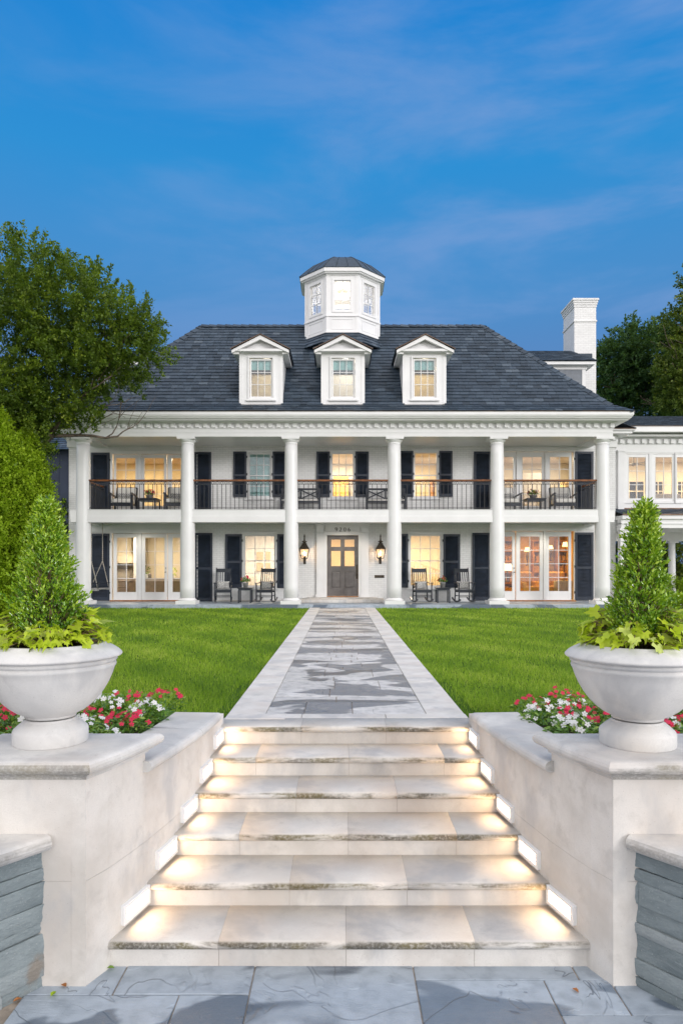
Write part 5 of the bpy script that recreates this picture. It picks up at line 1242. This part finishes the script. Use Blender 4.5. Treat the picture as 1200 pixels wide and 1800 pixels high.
# wall lanterns
def lantern():
    t = thing('wall_lantern', '', 'lantern', (0, 0, 0), 'gas lanterns beside the front door')
    g = G(); q = 4
    def ring(w, z): return [(-w, -w, z), (w, -w, z), (w, w, z), (-w, w, z)]
    A_, B_ = ring(.105, .0), ring(.165, .34)
    for k in range(4): g.bar(A_[k], B_[k], .016, .016); g.bar(A_[k], A_[(k + 1) % 4], .018, .018); g.bar(B_[k], B_[(k + 1) % 4], .022, .022)
    g.add(ring(.105, -.006), [(3, 2, 1, 0)]); g.build('frame', 'bronze', t)
    g = G(); vs = [(x * .97, y * .97, z) for x, y, z in A_ + B_]; g.add(vs, [(k, (k + 1) % 4, 4 + (k + 1) % 4, 4 + k) for k in range(4)]); g.build('glass', 'glass', t)
    g = G(); rr = [(.185, .345), (.18, .36), (.085, .50), (.095, .505), (.095, .52), (.05, .55)]
    g.lathe([(r_ * 1.32, z) for r_, z in rr], 0, 0, 0, 4, .5, False, R(45)); g.lathe([(.05, .55), (.055, .57), (.10, .60), (.04, .63), (.022, .66), (.03, .68), (.03, .70), (.018, .72), (.03, .77), (.022, .82), (.004, .87)], 0, 0, 0, 14); g.build('roof', 'bronze', t)
    g = G(); g.lathe([(.005, .11), (.024, .14), (.028, .165), (.015, .21), (.003, .25)], 0, 0, 0, 12); fl = g.build('flame', 'flame', t)
    g = G(); g.tube([(0, 0, 0), (0, 0, .11)], .010, 8); g.tube([(-.05, 0, .07), (.05, 0, .07)], .006, 6); g.build('burner', 'bronze', t)
    g = G(); g.tube([(0, .0, -.005), (0, .02, -.10), (0, .06, -.20)], [.012, .012, .009], 8); g.tube([(0, .0, -.03), (0, .18, -.03)], .012, 6); g.tube([(0, .02, -.16), (0, .18, -.10)], .010, 6); g.box(-.045, .045, .17, .19, -.2, .06); g.build('bracket', 'bronze', t)
    lamp('POINT', 'flame_light', (0, -.02, .2), 7, (1, .62, .30), .05, parent=t)
    return t
l1 = lantern(); place(l1, (X_(535, 24.3), 24.3, Z_(981.5, 24.3)), 0, 'bronze gas lantern with lit flame on the wall left of the front door'); l2 = copy_tree(l1); place(l2, (X_(668.5, 24.3), 24.3, Z_(981.5, 24.3)), 0, 'bronze gas lantern with lit flame on the wall right of the front door')
# porch swing hanging at the left end, seen end on
sx = X_(170, 23.5)
t = worldthing('porch_swing', 'dark wooden porch swing hung on chains at the left end of the lower porch', 'swing', (sx, 23.5, .55))
x0, x1 = sx - .28, sx + .26; y0, y1 = 22.98, 24.12
g = G(); zz = .58
for k in range(6): xx = x0 + .09 * k; g.box(xx, xx + .075, y0, y1, zz, zz + .02)
g.box(x0, x1, y0 - .01, y0 + .03, zz - .05, zz - .001); g.box(x0, x1, y1 - .03, y1 + .01, zz - .05, zz - .001); g.build('seat', 'grey_pot', t)
g = G()
for k in range(9): yy = y0 + .02 + (y1 - y0 - .08) * k / 8; g.bar((x0 + .02, yy, zz + .02), (x0 - .13, yy, zz + .42), .05, .018)
g.bar((x0 - .13, y0, zz + .42), (x0 - .13, y1, zz + .42), .04, .05); g.build('backrest', 'black_wood', t)
for y in (y0 + .02, y1 - .02):
    g = G(); g.bar((x0, y, zz + .2), (x1, y, zz + .2), .04, .025); g.bar((x1 - .03, y, zz), (x1 - .03, y, zz + .2), .03, .03); g.build('armrest', 'black_wood', t)
def chain(g, a, b, r=.011, ln=.045):
    a, b = Vector(a), Vector(b); n = int((b - a).length / (ln * .75)); d = (b - a).normalized(); u = d.cross(Vector((0, 1, 0))).normalized(); v = d.cross(u)
    for i in range(n):
        c = a + (b - a) * (i + .5) / n; s_ = u if i % 2 else v; g.tube([c + d * ln * .5 * math.cos(q) + s_ * ln * .30 * math.sin(q) for q in [2 * math.pi * k / 6 for k in range(7)]], r * .6, 4)
for y in (y0 + .02, y1 - .02):
    g = G(); hx = sx; chain(g, (hx, y, 2.88), (hx, y, 1.55)); chain(g, (hx, y, 1.55), (x1 - .03, y, zz + .0)); chain(g, (hx, y, 1.55), (x0 - .06, y, zz + .2)); g.build('chain', 'chain', t)
g = G(); g.tube([(sx - .30, 22.9, .55), (sx - .2, 22.93, .60), (sx - .06, 22.93, .56), (sx - .08, 22.92, .40), (sx - .12, 22.9, .20), (sx - .13, 22.9, .12)], .009, 6); g.tube([(sx - .30, 22.9, .55), (sx - .34, 22.9, .4), (sx - .32, 22.9, .12)], .009, 6)
tag(g.build('red_cable', 'red'), 'thin red cable trailing from the porch swing down to the floor', 'cable')

# ================= what shows through the windows =================
def box_thing(name, label, cat, boxes, mat, bevel=.01, group=None):
    g = G()
    for b_ in boxes: g.box(*b_)
    return tag(g.build(name, mat, bevel=bevel), label, cat, group)
M['cabinet'] = plain('taupe_cabinet', (.30, .26, .20), .5, .1, 3, .1, 30); M['stone_top'] = plain('marble_top', (.62, .60, .56), .3, .1, 4, .1, 30)
M['gold'] = plain('ochre_upholstery', (.62, .36, .08), .8, .15, 12, .3, 90); M['bookwood'] = plain('honey_wood', (.42, .20, .06), .5, .25, 6, .2, 40); M['books'] = plain('book_spines', (.40, .22, .07), .8, .5, 30, .1, 20); M['art'] = plain('abstract_canvas', (.75, .45, .22), .8, .7, 9, .1, 20); M['paperart'] = plain('beige_panel', (.52, .42, .24), .8, .1, 9, .1, 20)
kd = 27.0; kx = lambda p: X_(p, kd); kz = lambda p: Z_(p, kd)
t = thing('kitchen_island', 'taupe kitchen island with pale stone top behind the left french doors', 'kitchen island', (kx(285), kd, .15)); 
g = G(); g.box(-1.6, 1.25, -.4, .5, 0, kz(1019) - .15 - .05); g.build('cabinet', 'cabinet', t, bevel=.01); g = G(); g.box(-1.65, 1.3, -.45, .55, kz(1019) - .199, kz(1017) - .15); g.build('countertop', 'stone_top', t)
box_thing('range_hood', 'cream plaster range hood with mantel behind the leftmost lower french door', 'range hood', [(-9.35, kx(232), 28.0, 28.85, kz(990), kz(978)), (-9.35, kx(226), 28.2, 28.85, kz(978), kz(972)), (-9.35, kx(212), 28.4, 28.85, kz(972), 2.7)], 'room_cream')
box_thing('wall_oven', 'dark grey oven under the range hood', 'oven', [(-9.3, kx(218), 28.3, 28.8, .16, kz(1000))], 'room_grey')
box_thing('white_cabinet', 'tall white glazed cabinet beside the range hood', 'cabinet', [(kx(224), kx(232), 27.8, 28.2, .16, 2.7), (kx(238), kx(241), 27.8, 28.2, .16, 2.7), (kx(232), kx(238), 28.0, 28.2, .16, 2.7)], 'trim')
def vase(name, label, px, col, tall=.3):
    t = thing(name, label, 'vase', (kx(px), kd - .1, kz(1017) + .002)); g = G(); g.lathe([(0, 0), (.06, 0), (.085, .08), (.05, .16), (.06, .19), (0, .19)], 0, 0, 0, 16); g.build('vase', 'glass' if False else 'trim', t)
    n = 60; d = unit(n); P = np.array([0, 0, tall]) + d * .12; scatter('leaves', col, t, LEAF, LEAF_F, P, d, unit(n), np.full(n, .09), RNG.random(n)); return t
vase('leaf_vase', 'white vase of green leaves on the kitchen island', 258, 'rightleaf', .33); vase('flower_vase', 'white vase of yellow flowers on the right of the kitchen island', 305, 'vine', .26)
g = G(); g.lathe([(0, 0), (.07, 0), (.07, .2), (0, .2)], kx(263.5), kd, kz(1017) + .002, 16); tag(g.build('candle_jar', 'door'), 'dark candle jar on the kitchen island', 'candle')
# hall console with two framed panels
hd = 28.8; hx = lambda p: X_(p, hd); hz = lambda p: Z_(p, hd)
for i, (a, b, c, d) in enumerate(((451, 462, 985, 970), (465.5, 475, 985, 970), (451, 462, 1004, 989), (465.5, 475, 1004, 989))):
    g = G(); g.box(hx(a), hx(b), hd + .04, hd + .09, hz(c), hz(d)); tag(g.build('wall_picture', 'paperart'), ['upper left', 'upper right', 'lower left', 'lower right'][i] + ' plain beige wall panel seen through the left window', 'picture', 'beige wall panels in the hall')
# study stair rail
g = G(); x0, z0 = X_(722, 27.5), Z_(1012, 27.5)
for k in range(12): g.box(x0 + .12 * k, x0 + .12 * k + .03, 27.48, 27.52, .16, Z_(986, 27.5) - .045 * k)
g.bar((x0 - .05, 27.5, Z_(985, 27.5)), (x0 + 1.45, 27.5, Z_(985, 27.5) - .53), .05, .07); tag(g.build('stair_banister', 'paperart'), 'pale wooden stair banister seen through the right lower window', 'banister')
# living room
ld = 26.6; lx = lambda p: X_(p, ld); lz = lambda p: Z_(p, ld)
def lampthing(px, py, d, r_, label, stand):
    t = thing('table_lamp', label, 'lamp', (X_(px, d), d, stand), 'lit lamps in the living room'); zt = Z_(py, d) - stand
    g = G(); g.lathe([(r_, 0), (r_ * .62, r_ * 1.25)], 0, 0, zt - r_ * .6, 20); g.build('lamp_shade', 'shade', t)
    g = G(); g.lathe([(0, 0), (.08, 0), (.08, .02), (.02, .04), (.03, max(.06, zt * .3)), (.05, max(.1, zt * .55)), (.012, max(.12, zt - r_ * .5)), (0, max(.13, zt - r_ * .45))], 0, 0, 0, 12); g.build('base', 'bronze', t)
lampthing(891, 997, 26.0, .22, 'large lit table lamp behind the left leaf of the right french doors', .75)
lampthing(926, 966, 28.5, .13, 'small lit lamp behind the middle leaf of the right french doors', .9 + .5)
lampthing(993, 957, 28.5, .15, 'small lit lamp high behind the right leaf of the right french doors', 1.6)
lampthing(967, 962, 28.3, .11, 'small lit lamp at the left edge of the rightmost french door', 1.6)
def armchair(px, d, label, rz, mat='gold'):
    t = thing('upholstered_armchair', label, 'armchair', (X_(px, d), d, .155), 'armchairs in the living room'); t.rotation_euler.z = rz
    g = G(); g.box(-.38, .38, -.4, .4, .18, .45); g.build('seat', mat, t, bevel=.06, seg=3); g = G(); g.box(-.38, .38, .28, .46, .3, 1.0); g.build('backrest', mat, t, bevel=.08, seg=3)
    for s in (-1, 1): g = G(); g.box(.38 * s - .08, .38 * s + .08, -.38, .3, .2, .62); g.build('armrest', mat, t, bevel=.05, seg=3)
    for a in (-.3, .3):
        for b_ in (-.3, .3): g = G(); g.box(a - .025, a + .025, b_ - .025, b_ + .025, 0, .185); g.build('leg', 'black_wood', t)
armchair(928, 26.2, 'ochre armchair behind the middle leaf of the right french doors', .3); armchair(972, 26.4, 'ochre sofa chair behind the rightmost french door', -.4)
for sd_, (a, b) in (('left', (866, 905)), ('middle', (936, 962)), ('right', (978, 1004))):
    bd = 28.4; t = thing('bookcase', 'honey coloured wooden bookcase at the %s of the living room back wall' % sd_, 'bookcase', (X_((a + b) / 2, bd), bd, .155), 'bookcases in the living room'); w = (b - a) * bd / F / 2
    g = G(); g.box(-w, -w + .04, 0, .35, 0, 2.3); g.box(w - .04, w, 0, .35, 0, 2.3); g.box(-w, w, .34, .37, 0, 2.3)
    for k in range(6): g.box(-w + .04, w - .04, .01, .34, .05 + .44 * k, .09 + .44 * k)
    g.build('case', 'bookwood', t); g = G()
    for k in range(5):
        x = -w + .05
        while x < w - .1:
            ww = random.uniform(.03, .06)
            if random.random() < .8: g.box(x, x + ww - .004, .08, .3, .091 + .44 * k, .091 + .44 * k + random.uniform(.2, .32))
            x += ww
    g.build('books', 'books', t)
t = thing('round_side_table', 'draped round side table behind the rightmost french door', 'table', (X_(990, 26.0), 26.0, .155)); g = G(); g.lathe([(0, .66), (.34, .66), (.36, .64), (.40, .0)], 0, 0, 0, 24); g.build('table_cloth', 'room_grey', t); g = G(); g.lathe([(0, 0), (.06, 0), (.14, .1), (.13, .1), (.05, .02), (0, .02)], 0, 0, .661, 16); g.build('bowl', 'gold', t)
# upper rooms
t = thing('wall_painting', 'red and orange abstract painting in a dark frame behind the right upper french doors', 'painting', (X_(998, 27), 27, 4.2)); g = G(); g.box(-.42, .42, 0, .04, -.5, .55); g.build('frame', 'black_wood', t); g = G(); g.box(-.38, .38, -.006, -.0005, -.46, .51); g.build('canvas', 'art', t); t.rotation_euler.z = R(-40)
box_thing('bed_headboard', 'grey patterned headboard behind the middle upper right french door', 'bed', [(X_(915, 27.5), X_(955, 27.5), 27.5, 27.6, BZ, Z_(831, 27.5))], 'room_grey')
box_thing('shower_partition', 'bright white wardrobe behind the middle upper window', 'wardrobe', [(X_(586, 28), X_(612, 28), 27.6, 28.1, BZ, Z_(838, 28))], 'gold')
box_thing('door_frame_panel', 'half open wooden door seen in the window right of the middle upper one', 'door', [(X_(757, 27), X_(761, 27), 26.6, 27.4, BZ, Z_(846, 27))], 'bookwood')
for i, (a, b) in enumerate(((1105, 1130), (1148, 1163), (1190, 1204))):
    t = thing('back_window', ['dusky blue rear window seen through the first wing window', 'dusky blue rear window seen through the second wing window', 'dusky blue rear window seen through the third wing window'][i], 'window', (X_((a + b) / 2, 28.7), 28.7, Z_(880, 28.7)), 'rear windows of the wing room'); w = (b - a) * 28.7 / F / 2; h = 33 * 28.7 / F
    g = G(); g.box(-w, w, 0, .03, 0, h); g.build('pane', 'shutter', t); g = G(); frame(g, -w - .06, w + .06, -.06, h + .06, -.03, 0, .06); muntins(g, -w, w, 0, h, -.02, -.001, 2, 2, .04); g.build('frame', 'room_cream', t)
t = thing('sofa', 'grey sofa back behind the second wing window', 'sofa', (X_(1170, 26.2), 26.2, 3.4)); g = G(); g.box(-.55, .55, -.1, .12, 0, Z_(868, 26.2) - 3.4); g.build('backrest', 'room_grey', t, bevel=.08, seg=3); g = G(); g.box(-.55, .55, .12, .8, 0, .4); g.build('seat', 'room_grey', t, bevel=.05)
t = thing('ceiling_fan', 'pale ceiling fan inside the first wing window', 'fan', (X_(1112, 26.8), 26.8, Z_(816, 26.8))); g = G(); g.tube([(0, 0, 0), (0, 0, 5.74 - Z_(816, 26.8))], .02, 8); g.lathe([(0, -.08), (.09, -.05), (.09, .04), (0, .06)], 0, 0, 0, 16); g.build('motor', 'grey_pot', t)
for k in range(4):
    g = G(); g.T = Matrix.Rotation(R(20 + 90 * k), 4, 'Z'); g.box(.08, .62, -.06, .06, -.01, .005); g.build('blade', 'grey_pot', t)
# ================= neighbouring house =================
M['nsiding'] = plain('slate_blue_siding', (.045, .060, .105), .7, .08, 3, .1, 20)
nb = worldthing('neighbouring_house', 'dark slate blue boarded house standing behind the trees left of the mansion', 'house', (-14.5, 32, 0))
nx0, nx1, nd = -19.0, -12.0, 30.5
g = G(); g.box(nx0, nx1, nd, 38, -.02, 6.6); x = nx0
while x < nx1: g.box(x, x + .03, nd - .02, nd + .001, 0, 6.6); x += .4
yy = nd
while yy < 38: g.box(nx1 - .001, nx1 + .02, yy, yy + .03, 0, 6.6); yy += .4
g.build('wall', 'nsiding', nb)
g = G(); face_slates(g, (nx0 - .3, nd - .5, 6.5), (nx1 + .35, nd - .5, 6.5), (nx1 + .35, 34.2, 8.6), (nx0 - .3, 34.2, 8.6), .3, .4); face_slates(g, (nx1 + .35, 38.5, 6.5), (nx0 - .3, 38.5, 6.5), (nx0 - .3, 34.2, 8.6), (nx1 + .35, 34.2, 8.6), .6, .8); g.add([(nx1, nd, 6.6), (nx1, 38, 6.6), (nx1, 34.2, 8.55)], [(0, 1, 2)]); g.build('roof', 'slate', nb)

# ================= trees =================
def limb(g, p, d, r, ln, depth, tips, spread=.5, up=.12):
    p = np.array(p, float); d = np.array(d, float); d /= np.linalg.norm(d); pts = [p.copy()]; rs = [r]; n = 5
    for i in range(n):
        d = d + RNG.normal(size=3) * .13 + np.array([0, 0, up * .3]); d /= np.linalg.norm(d); p = p + d * ln / n; pts.append(p.copy()); rs.append(r * (1 - .5 * (i + 1) / n))
    g.tube([tuple(q) for q in pts], rs, 7 if depth > 2 else 5)
    if depth == 0: tips.append((p, d)); return
    for k in range(3 if depth > 1 else 3):
        nd = d + RNG.normal(size=3) * spread; nd[2] += up; q = pts[RNG.integers(2, n + 1)]; limb(g, q, nd, rs[-1] * .8, ln * RNG.uniform(.6, .8), depth - 1, tips, spread, up)
def crown_points(ells, nclump, shell=.75):
    """clump centres inside a union of ellipsoids (cx,cy,cz,rx,ry,rz), denser near the outside"""
    C_, O_ = [], []; wts = np.array([e[3] * e[4] * e[5] for e in ells]) ** .67; wts = wts / wts.sum()
    for k in range(nclump):
        e = ells[RNG.choice(len(ells), p=wts)]; u = unit(1)[0]; r_ = 1 - abs(RNG.normal()) * (1 - shell); r_ = max(.15, r_)
        C_.append(np.array(e[:3]) + u * np.array(e[3:]) * r_); O_.append(u)
    return np.array(C_), np.array(O_)
def foliage(name, mat, parent, C_, O_, per, csize, lsize, up=.25, tone0=.45, flat=.8, droop=0.0, seed=0, cut=None):
    n = len(C_); tw = O_ * .7 + unit(n) * .75 + np.array([0, 0, up]); tw /= np.linalg.norm(tw, axis=1, keepdims=True)
    t = RNG.random((n, per, 1)); P = C_[:, None, :] + tw[:, None, :] * (t - .35) * csize * 2.0 + RNG.normal(size=(n, per, 3)) * csize * .30 * (1.15 - t) * np.array([1, 1, flat])
    P[:, :, 2] -= droop * (t[:, :, 0] ** 2) * csize
    P = P.reshape(-1, 3); m = len(P); A = np.repeat(tw, per, 0) * .6 + RNG.normal(size=(m, 3)) * .55; B = RNG.normal(size=(m, 3)) * .6 + np.array([0, 0, .0]); B = np.cross(A, np.array([0, 0, 1.0]) + B * .8)
    ct = RNG.normal(size=n) * .16 + tone0; T = np.clip(np.repeat(ct, per) + RNG.normal(size=m) * .12, 0, 1)
    if cut is not None: k = cut(P); P, A, B, T = P[k], A[k], B[k], T[k]
    return scatter(name, mat, parent, SPRIG, SPRIG_F, P, A, B, RNG.uniform(.7, 1.3, len(P)) * lsize, T)
# live oak on the left, reaching over the roof
OD = 18.9; ox = lambda p: X_(p, OD); oz = lambda p: Z_(p, OD)
oak = worldthing('live_oak_tree', 'big live oak on the left whose crown spreads over the corner of the roof', 'tree', (ox(35), OD, 0))
g = G(); tips = []
g.tube([(ox(-10), OD, -.1), (ox(8), OD, 1.2), (ox(28), OD, 2.6), (ox(52), OD, 4.1)], [.36, .27, .23, .20], 10)
for (q, d_, r_, ln) in [((ox(52), OD, 4.1), (-.5, .2, 1), .15, 2.6), ((ox(52), OD, 4.1), (.6, 0, 1), .14, 2.6), ((ox(32), OD, 3.0), (-.9, .3, .8), .12, 2.2), ((ox(52), OD, 4.1), (.1, .6, 1.1), .13, 2.6)]:
    limb(g, q, d_, r_, ln, 3, tips, .42, .15)
g.build('trunk', 'bark', oak)
E = [(ox(-30), OD, oz(575), 2.5, 2.6, 1.9), (ox(60), OD, oz(530), 1.7, 2.2, 1.6), (ox(140), OD, oz(560), 1.55, 2.0, 1.55), (ox(200), OD - .2, oz(590), 1.15, 1.6, 1.35), (ox(245), OD - .3, oz(610), .72, 1.1, .95), (ox(100), OD, oz(640), 1.9, 2.0, .85), (ox(20), OD, oz(700), 1.6, 1.8, .95), (ox(105), OD - .3, oz(725), 1.05, 1.0, .42), (ox(150), OD - .2, oz(735), .40, .7, .25), (ox(50), OD, oz(790), .75, 1.0, .75), (ox(5), OD, oz(480), 1.4, 1.8, .95), (ox(170), OD, oz(660), 1.5, 1.3, .45), (ox(285), OD - .3, oz(622), .38, .6, .35), (ox(150), OD - .3, oz(705), .75, .8, .38), (ox(60), OD - .2, oz(735), 1.1, 1.0, .55), (ox(255), OD - .3, oz(575), .5, .8, .5), (ox(75), OD - .9, oz(770), .55, .6, .75), (ox(20), OD - 1.3, oz(715), 1.2, .6, .8), (ox(75), OD - .8, oz(715), .8, .6, .6), (ox(88), OD - .7, oz(830), .28, .4, .6)]
C_, O_ = crown_points(E, 2050, .72); foliage('crown', 'oakleaf', oak, C_, O_, 74, .27, .076, .35, .44)
# arborvitae screen on the left
def arbor(x, d, h, w, label):
    t = worldthing('arborvitae', label, 'tree', (x, d, 0), 'arborvitae screen'); g = G(); g.tube([(x, d, -.05), (x, d, h * .5), (x, d, h * .95)], [.09, .06, .02], 7); g.build('trunk', 'bark', t)
    n = 2300; q = RNG.random(n) ** .85; a = RNG.random(n) * 6.283; rad = w * np.clip(np.interp(q, [0, .1, .5, .8, 1], [.85, 1, .92, .6, .05]) * (1 + RNG.normal(size=n) * .2 + .16 * np.sin(a * 3 + q * 13) + .10 * np.sin(a * 7 - q * 23)), .02, 2) * (1 - np.abs(RNG.normal(size=n)) * .12)
    C_ = np.stack([x + rad * np.cos(a), d + rad * np.sin(a), .1 + q * h], 1); O_ = np.stack([np.cos(a), np.sin(a), np.full(n, .5)], 1)
    foliage('foliage', 'hedgeleaf', t, C_, O_, 26, .17, .07, .8, .5)
for i, (px, d, h, w) in enumerate(((45, 17.9, 4.7, .74), (-8, 17.2, 5.1, .98), (-75, 16.6, 5.3, 1.05))):
    arbor(X_(px, d), d, h, w, ['slim bright green arborvitae nearest the mansion in the left screen', 'bright green arborvitae in the middle of the left screen', 'bright green arborvitae at the left edge of the photograph'][i])
def bush(x, d, z, rx, ry_, rz_, n, per, mat, label, group, tone=.4, csize=.16, ls=.07, name='dark_shrub'):
    t = worldthing(name, label, 'shrub', (x, d, z), group); g = G()
    for k in range(5): a = k * 1.26; g.tube([(x, d, z - .02), (x + math.cos(a) * rx * .5, d + math.sin(a) * ry_ * .5, z + rz_ * 1.0)], [.03, .01], 5)
    g.build('stem', 'bark', t); C_, O_ = crown_points([(x, d, z + rz_ * .95, rx, ry_, rz_)], n, .75); foliage('foliage', mat, t, C_, O_, per, csize, ls, .3, tone)
bush(X_(112, 26.4), 26.4, 0, .7, .8, 2.0, 260, 40, 'darkleaf', 'tall dark evergreen shrub in the shade at the left corner of the mansion', 'shrubs at the left corner', .5)
bush(X_(85, 25.5), 25.5, 0, .8, .8, 1.35, 260, 40, 'darkleaf', 'lower dark shrub behind the left cone shaped shrub', 'shrubs at the left corner', .7)
# right side trees behind the wing
def tree(name, label, x, d, ells, n, per, mat, tone, cs, ls, trunk_r=.3, group='trees behind the wing'):
    t = worldthing(name, label, 'tree', (x, d, 0), group); g = G(); tips = []; zc = max(e[2] for e in ells); z0 = min(e[2] - e[5] for e in ells)
    g.tube([(x, d, -.1), (x + .1, d, z0), (x, d, z0 + 1.2)], [trunk_r, trunk_r * .75, trunk_r * .6], 9)
    for k in range(6): limb(g, (x, d, z0 + .3 + .15 * k), (math.cos(k * 1.9), math.sin(k * 1.9), 1.1), trunk_r * .4, (zc - z0) * .33, 2, tips, .35, .1)
    g.build('trunk', 'bark', t); C_, O_ = crown_points(ells, n, .72); foliage('crown', mat, t, C_, O_, per, cs, ls, .25, tone)
D1_ = 36.0; tx = lambda p, d=D1_: X_(p, d); tz = lambda p, d=D1_: Z_(p, d)
tree('elm_tree', 'dark green tree rising behind the chimney and wing on the right', tx(1100), D1_, [(tx(1085), D1_, tz(660), 1.7, 2.0, 1.7), (tx(1120), D1_, tz(625), 1.9, 2.0, 1.7), (tx(1175), D1_, tz(640), 2.2, 2.2, 2.2), (tx(1160), D1_, tz(710), 3.0, 2.0, 1.5), (tx(1075), D1_, tz(700), 1.1, 1.5, 1.1)], 1500, 50, 'rightleaf', .45, .40, .14)
D2_ = 31.5
tree('maple_tree', 'lighter olive green tree at the right edge, reaching above the elm', X_(1235, D2_), D2_, [(X_(1215, D2_), D2_, Z_(560, D2_), 1.1, 1.4, 1.2), (X_(1235, D2_), D2_, Z_(630, D2_), 2.0, 1.8, 1.6), (X_(1185, D2_), D2_, Z_(660, D2_), .9, 1.2, .95), (X_(1240, D2_), D2_, Z_(700, D2_), 2.3, 1.6, 1.0), (X_(1215, D2_), D2_, Z_(495, D2_), .45, .6, .75)], 900, 46, 'rightleaf2', .45, .33, .12)
for i, (px, d, rx, rz_) in enumerate(((1105, 31.5, 1.5, 1.5), (1150, 32.2, 1.6, 1.7), (1200, 31.2, 1.5, 1.7))):
    bush(X_(px, d), d, 0, rx, 1.2, rz_, 380, 36, 'darkleaf' if i < 2 else 'rightleaf2', ['dark hedge shrub behind the covered passage, nearest the house', 'dark hedge shrub behind the middle of the covered passage', 'brighter shrub behind the column of the covered passage'][i], 'shrubs behind the passage', .6, .22, .10)
bush(X_(1192, 22.2), 22.2, 0, .55, .5, .22, 160, 40, 'hedgeleaf', 'low bright green shrub on the lawn at the right edge', None, .5, .12, .06, 'low_shrub')
bush(X_(1180, 26.5), 26.5, 0, .75, .7, .45, 160, 40, 'hedgeleaf', 'low clipped green shrub beside the passage column', None, .35, .12, .06, 'low_shrub')

# ================= lawn =================
def lawn():
    P = []; bands = [(5.9, 7.5, 3600, .0048), (7.5, 9.5, 2300, .0062), (9.5, 12, 1400, .008), (12, 15.5, 850, .0115), (15.5, 22.45, 480, .016)]
    pos, wid, hh = [], [], []
    for a, b, dens, w in bands:
        xl, xr = -b * .53 - .3, b * .53 + .3; n = int((xr - xl) * (b - a) * dens); x = RNG.uniform(xl, xr, n); y = RNG.uniform(a, b, n)
        k = (np.abs(x) < y * .53 + .3) & ((x < .047 - PO - .012 * RNG.random(n)) | (x > .047 + PO + .012 * RNG.random(n))) & ~((y > 22.36) )
        x, y = x[k], y[k]; pos.append(np.stack([x, y, np.full(len(x), -.03)], 1)); wid.append(np.full(len(x), w)); hh.append((RNG.uniform(.028, .066, len(x)) + .012 * np.sin(x * 5) * np.sin(y * 4)) * (1 if a > 9 else 1.0))
    P = np.concatenate(pos); w = np.concatenate(wid); h = np.concatenate(hh); n = len(P)
    bare = np.sin(P[:, 0] * 3.1 + 1) * np.sin(P[:, 1] * 2.3) + RNG.normal(size=n) * .25; near = (np.abs(np.abs(P[:, 0] - .047) - PO) < .13) & (P[:, 1] < 8) & (RNG.random(n) < .75); k = ~near; P, w, h, bare = P[k], w[k], h[k], bare[k]; n = len(P)
    A = np.stack([RNG.normal(size=n) * .30, RNG.normal(size=n) * .30 , np.ones(n)], 1); B = np.stack([np.ones(n), RNG.normal(size=n) * .45, np.zeros(n)], 1)
    # blades as narrow triangles: local x along the blade, y across
    An = A / np.linalg.norm(A, axis=1, keepdims=True); Bn = B / np.linalg.norm(B, axis=1, keepdims=True)
    V = np.stack([P - Bn * w[:, None] / 2, P + Bn * w[:, None] / 2, P + An * h[:, None]], 1).reshape(-1, 3).astype(np.float32)
    me = bpy.data.meshes.new('lawn_grass'); me.vertices.add(n * 3); me.loops.add(n * 3); me.polygons.add(n); me.vertices.foreach_set('co', V.ravel()); me.loops.foreach_set('vertex_index', np.arange(n * 3, dtype=np.int32)); me.polygons.foreach_set('loop_start', np.arange(0, n * 3, 3, dtype=np.int32))
    try: me.polygons.foreach_set('loop_total', np.full(n, 3, dtype=np.int32))
    except Exception: pass
    h_ = .5
    patch = .47 + .06 * np.sin(P[:, 0] * 2 * np.pi / 1.1) + .17 * np.sin(P[:, 0] * 1.1 + np.sin(P[:, 1] * .7) * 2) * np.sin(P[:, 1] * .9 + 1) + .1 * np.sin(P[:, 0] * 4.3 + P[:, 1] * 3.1)
    a = me.attributes.new('tone', 'FLOAT', 'FACE'); a.data.foreach_set('value', np.clip(patch + RNG.normal(size=n) * .19 + .05 + bare * .07 + (RNG.random(n) < .02) * .4, 0, 1).astype(np.float32))
    me.update(calc_edges=True); me.materials.append(M['grass']); o = bpy.data.objects.new('lawn_grass', me); C.objects.link(o); tag(o, 'short bright green grass of the front lawn on both sides of the path', 'grass', None, 'stuff')
lawn()
def turf(x0, x1, y0, y1, dens, w):
    n = int((x1 - x0) * (y1 - y0) * dens)
g = G(); RG = random.Random(5)
t = newmat('lawn_base'); p = t.pos(); c = t.mix(t.rng(t.noise(p, 1.2, 6), .3, .7), (.05, .11, .012), (.085, .17, .015)); c = t.mix(t.rng(t.noise(p, 30, 4), .4, .7, 0, .6), c, (.04, .075, .01)); t.out(c, .9, t.bump(t.noise(p, 45, 4), .9, .03), spec=.1); M['lawnbase'] = t.m
bpy.data.objects['lawn_ground'].data.materials[0] = M['lawnbase']
